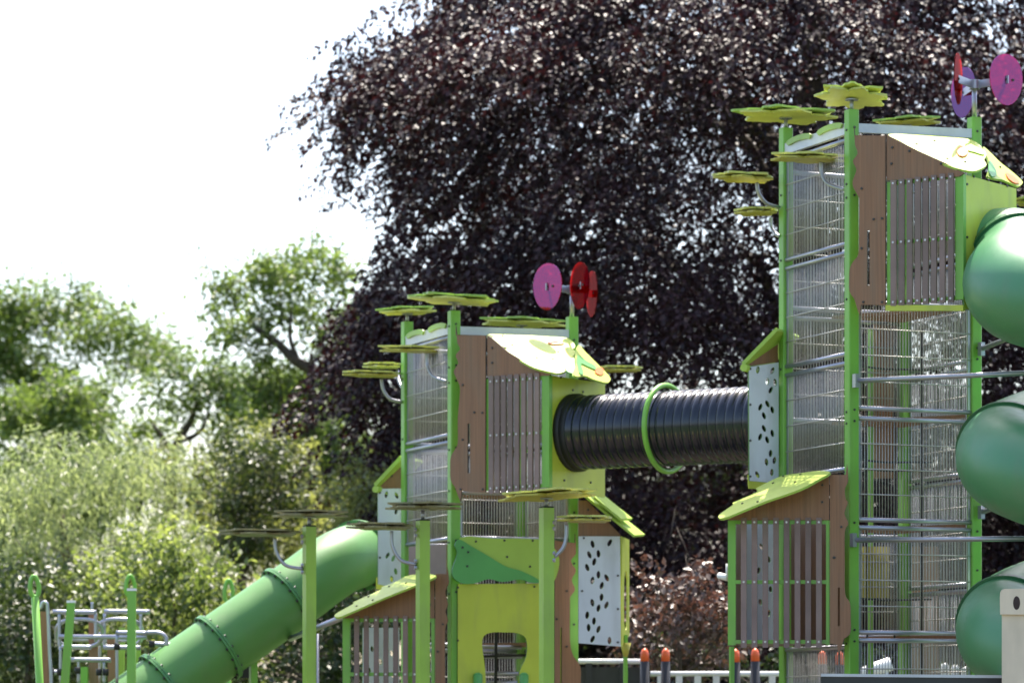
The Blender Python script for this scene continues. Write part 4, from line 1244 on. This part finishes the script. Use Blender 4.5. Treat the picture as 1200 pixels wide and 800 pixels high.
tree('oak_tree', 'dense mid green tree filling the space left of the purple beech', 'tree', 372, 68, bk1, 'oak_leaf', 5200, (.11, .075), .26, twig=.5, droop=.1, spread=.09, depth=1.0, seed=17, sub=5)
bk2 = scatter(14, -30, 150, 470, 640, 30, 44, 42, ell(50, 560, 95, 95))
tree('oak_tree', 'low dense oak crown rising just above the pale willow', 'tree', 55, 66, bk2, 'oak_leaf', 5200, (.11, .075), .24, twig=.5, droop=.1, spread=.09, depth=1.0, seed=18, sub=5)
wil = scatter(40, -60, 230, 470, 800, 34, 56, 21, ell(70, 660, 160, 190))
tree('willow_tree', 'pale silvery willow with hanging foliage at lower left', 'tree', 75, 50, wil, 'willow_leaf', 1500, (.13, .03), .22, twig=.6, droop=.8, spread=.05, depth=1.3, seed=7)
bu = scatter(20, 160, 400, 520, 720, 30, 46, 22, ell(280, 620, 120, 100))
tree('shrub', 'large dusty olive shrub between the willow and the beech', 'shrub', 270, 54, bu, 'dusty_leaf', 1500, (.11, .05), .12, twig=.4, droop=.2, spread=.06, depth=1.2, seed=8)
bu = scatter(14, 240, 330, 520, 660, 22, 34, 26, ell(290, 580, 40, 70))
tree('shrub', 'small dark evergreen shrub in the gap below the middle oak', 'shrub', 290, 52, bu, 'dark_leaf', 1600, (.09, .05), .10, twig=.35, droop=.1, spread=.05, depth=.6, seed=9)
bu = scatter(26, 90, 340, 640, 860, 28, 44, 23, ell(215, 740, 125, 110))
tree('shrub', 'bright green leafy shrub behind the low jungle gym', 'shrub', 215, 44, bu, 'bush_leaf', 1600, (.10, .06), .10, twig=.4, droop=.15, spread=.06, depth=1.0, seed=10)
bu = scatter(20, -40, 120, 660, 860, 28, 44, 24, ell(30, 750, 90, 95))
tree('shrub', 'dark shrub at the bottom left corner', 'shrub', 30, 45, bu, 'dark_leaf', 1500, (.09, .055), .10, twig=.4, droop=.15, spread=.06, depth=.9, seed=11)
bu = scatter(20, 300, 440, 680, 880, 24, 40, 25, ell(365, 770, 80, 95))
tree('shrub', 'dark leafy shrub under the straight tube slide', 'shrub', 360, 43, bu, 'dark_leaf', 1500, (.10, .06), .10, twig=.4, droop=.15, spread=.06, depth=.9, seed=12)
bu = scatter(20, 380, 520, 560, 760, 28, 42, 27, ell(430, 650, 70, 110))
tree('shrub', 'olive leafy shrub behind the white leaf cut panel', 'shrub', 430, 48, bu, 'dusty_leaf', 1500, (.10, .05), .10, twig=.4, droop=.2, spread=.06, depth=.9, seed=13)
bu = scatter(24, 715, 880, 655, 790, 14, 26, 28, ell(805, 722, 78, 60))
tree('copper_shrub', 'pinkish brown copper leaved shrub between the two towers', 'shrub', 795, 38.2, bu, 'copper_leaf', 1500, (.085, .06), .08, twig=.3, droop=.3, spread=.05, depth=.5, seed=14)
bu = scatter(22, 730, 1190, 740, 820, 18, 28, 29)
tree('hedge', 'low dark green hedge along the white rail', 'hedge', 940, 39.5, bu, 'dark_leaf', 1500, (.08, .05), .06, twig=.3, droop=.1, spread=.05, depth=.4, seed=15)
bu = scatter(46, 560, 1300, 560, 860, 50, 80, 30)
tree('backing_hedge', 'tall black green hedge added to close sky gaps behind the beech', 'hedge', 930, 62, bu, 'dark_leaf', 700, (.16, .10), .2, twig=.6, droop=.1, spread=.12, depth=.8, seed=16)  # added hedge, keeps bright sky from showing low behind the beech
print('TRIS', sum(len(o.data.polygons) for o in bpy.data.objects if o.type == 'MESH'))
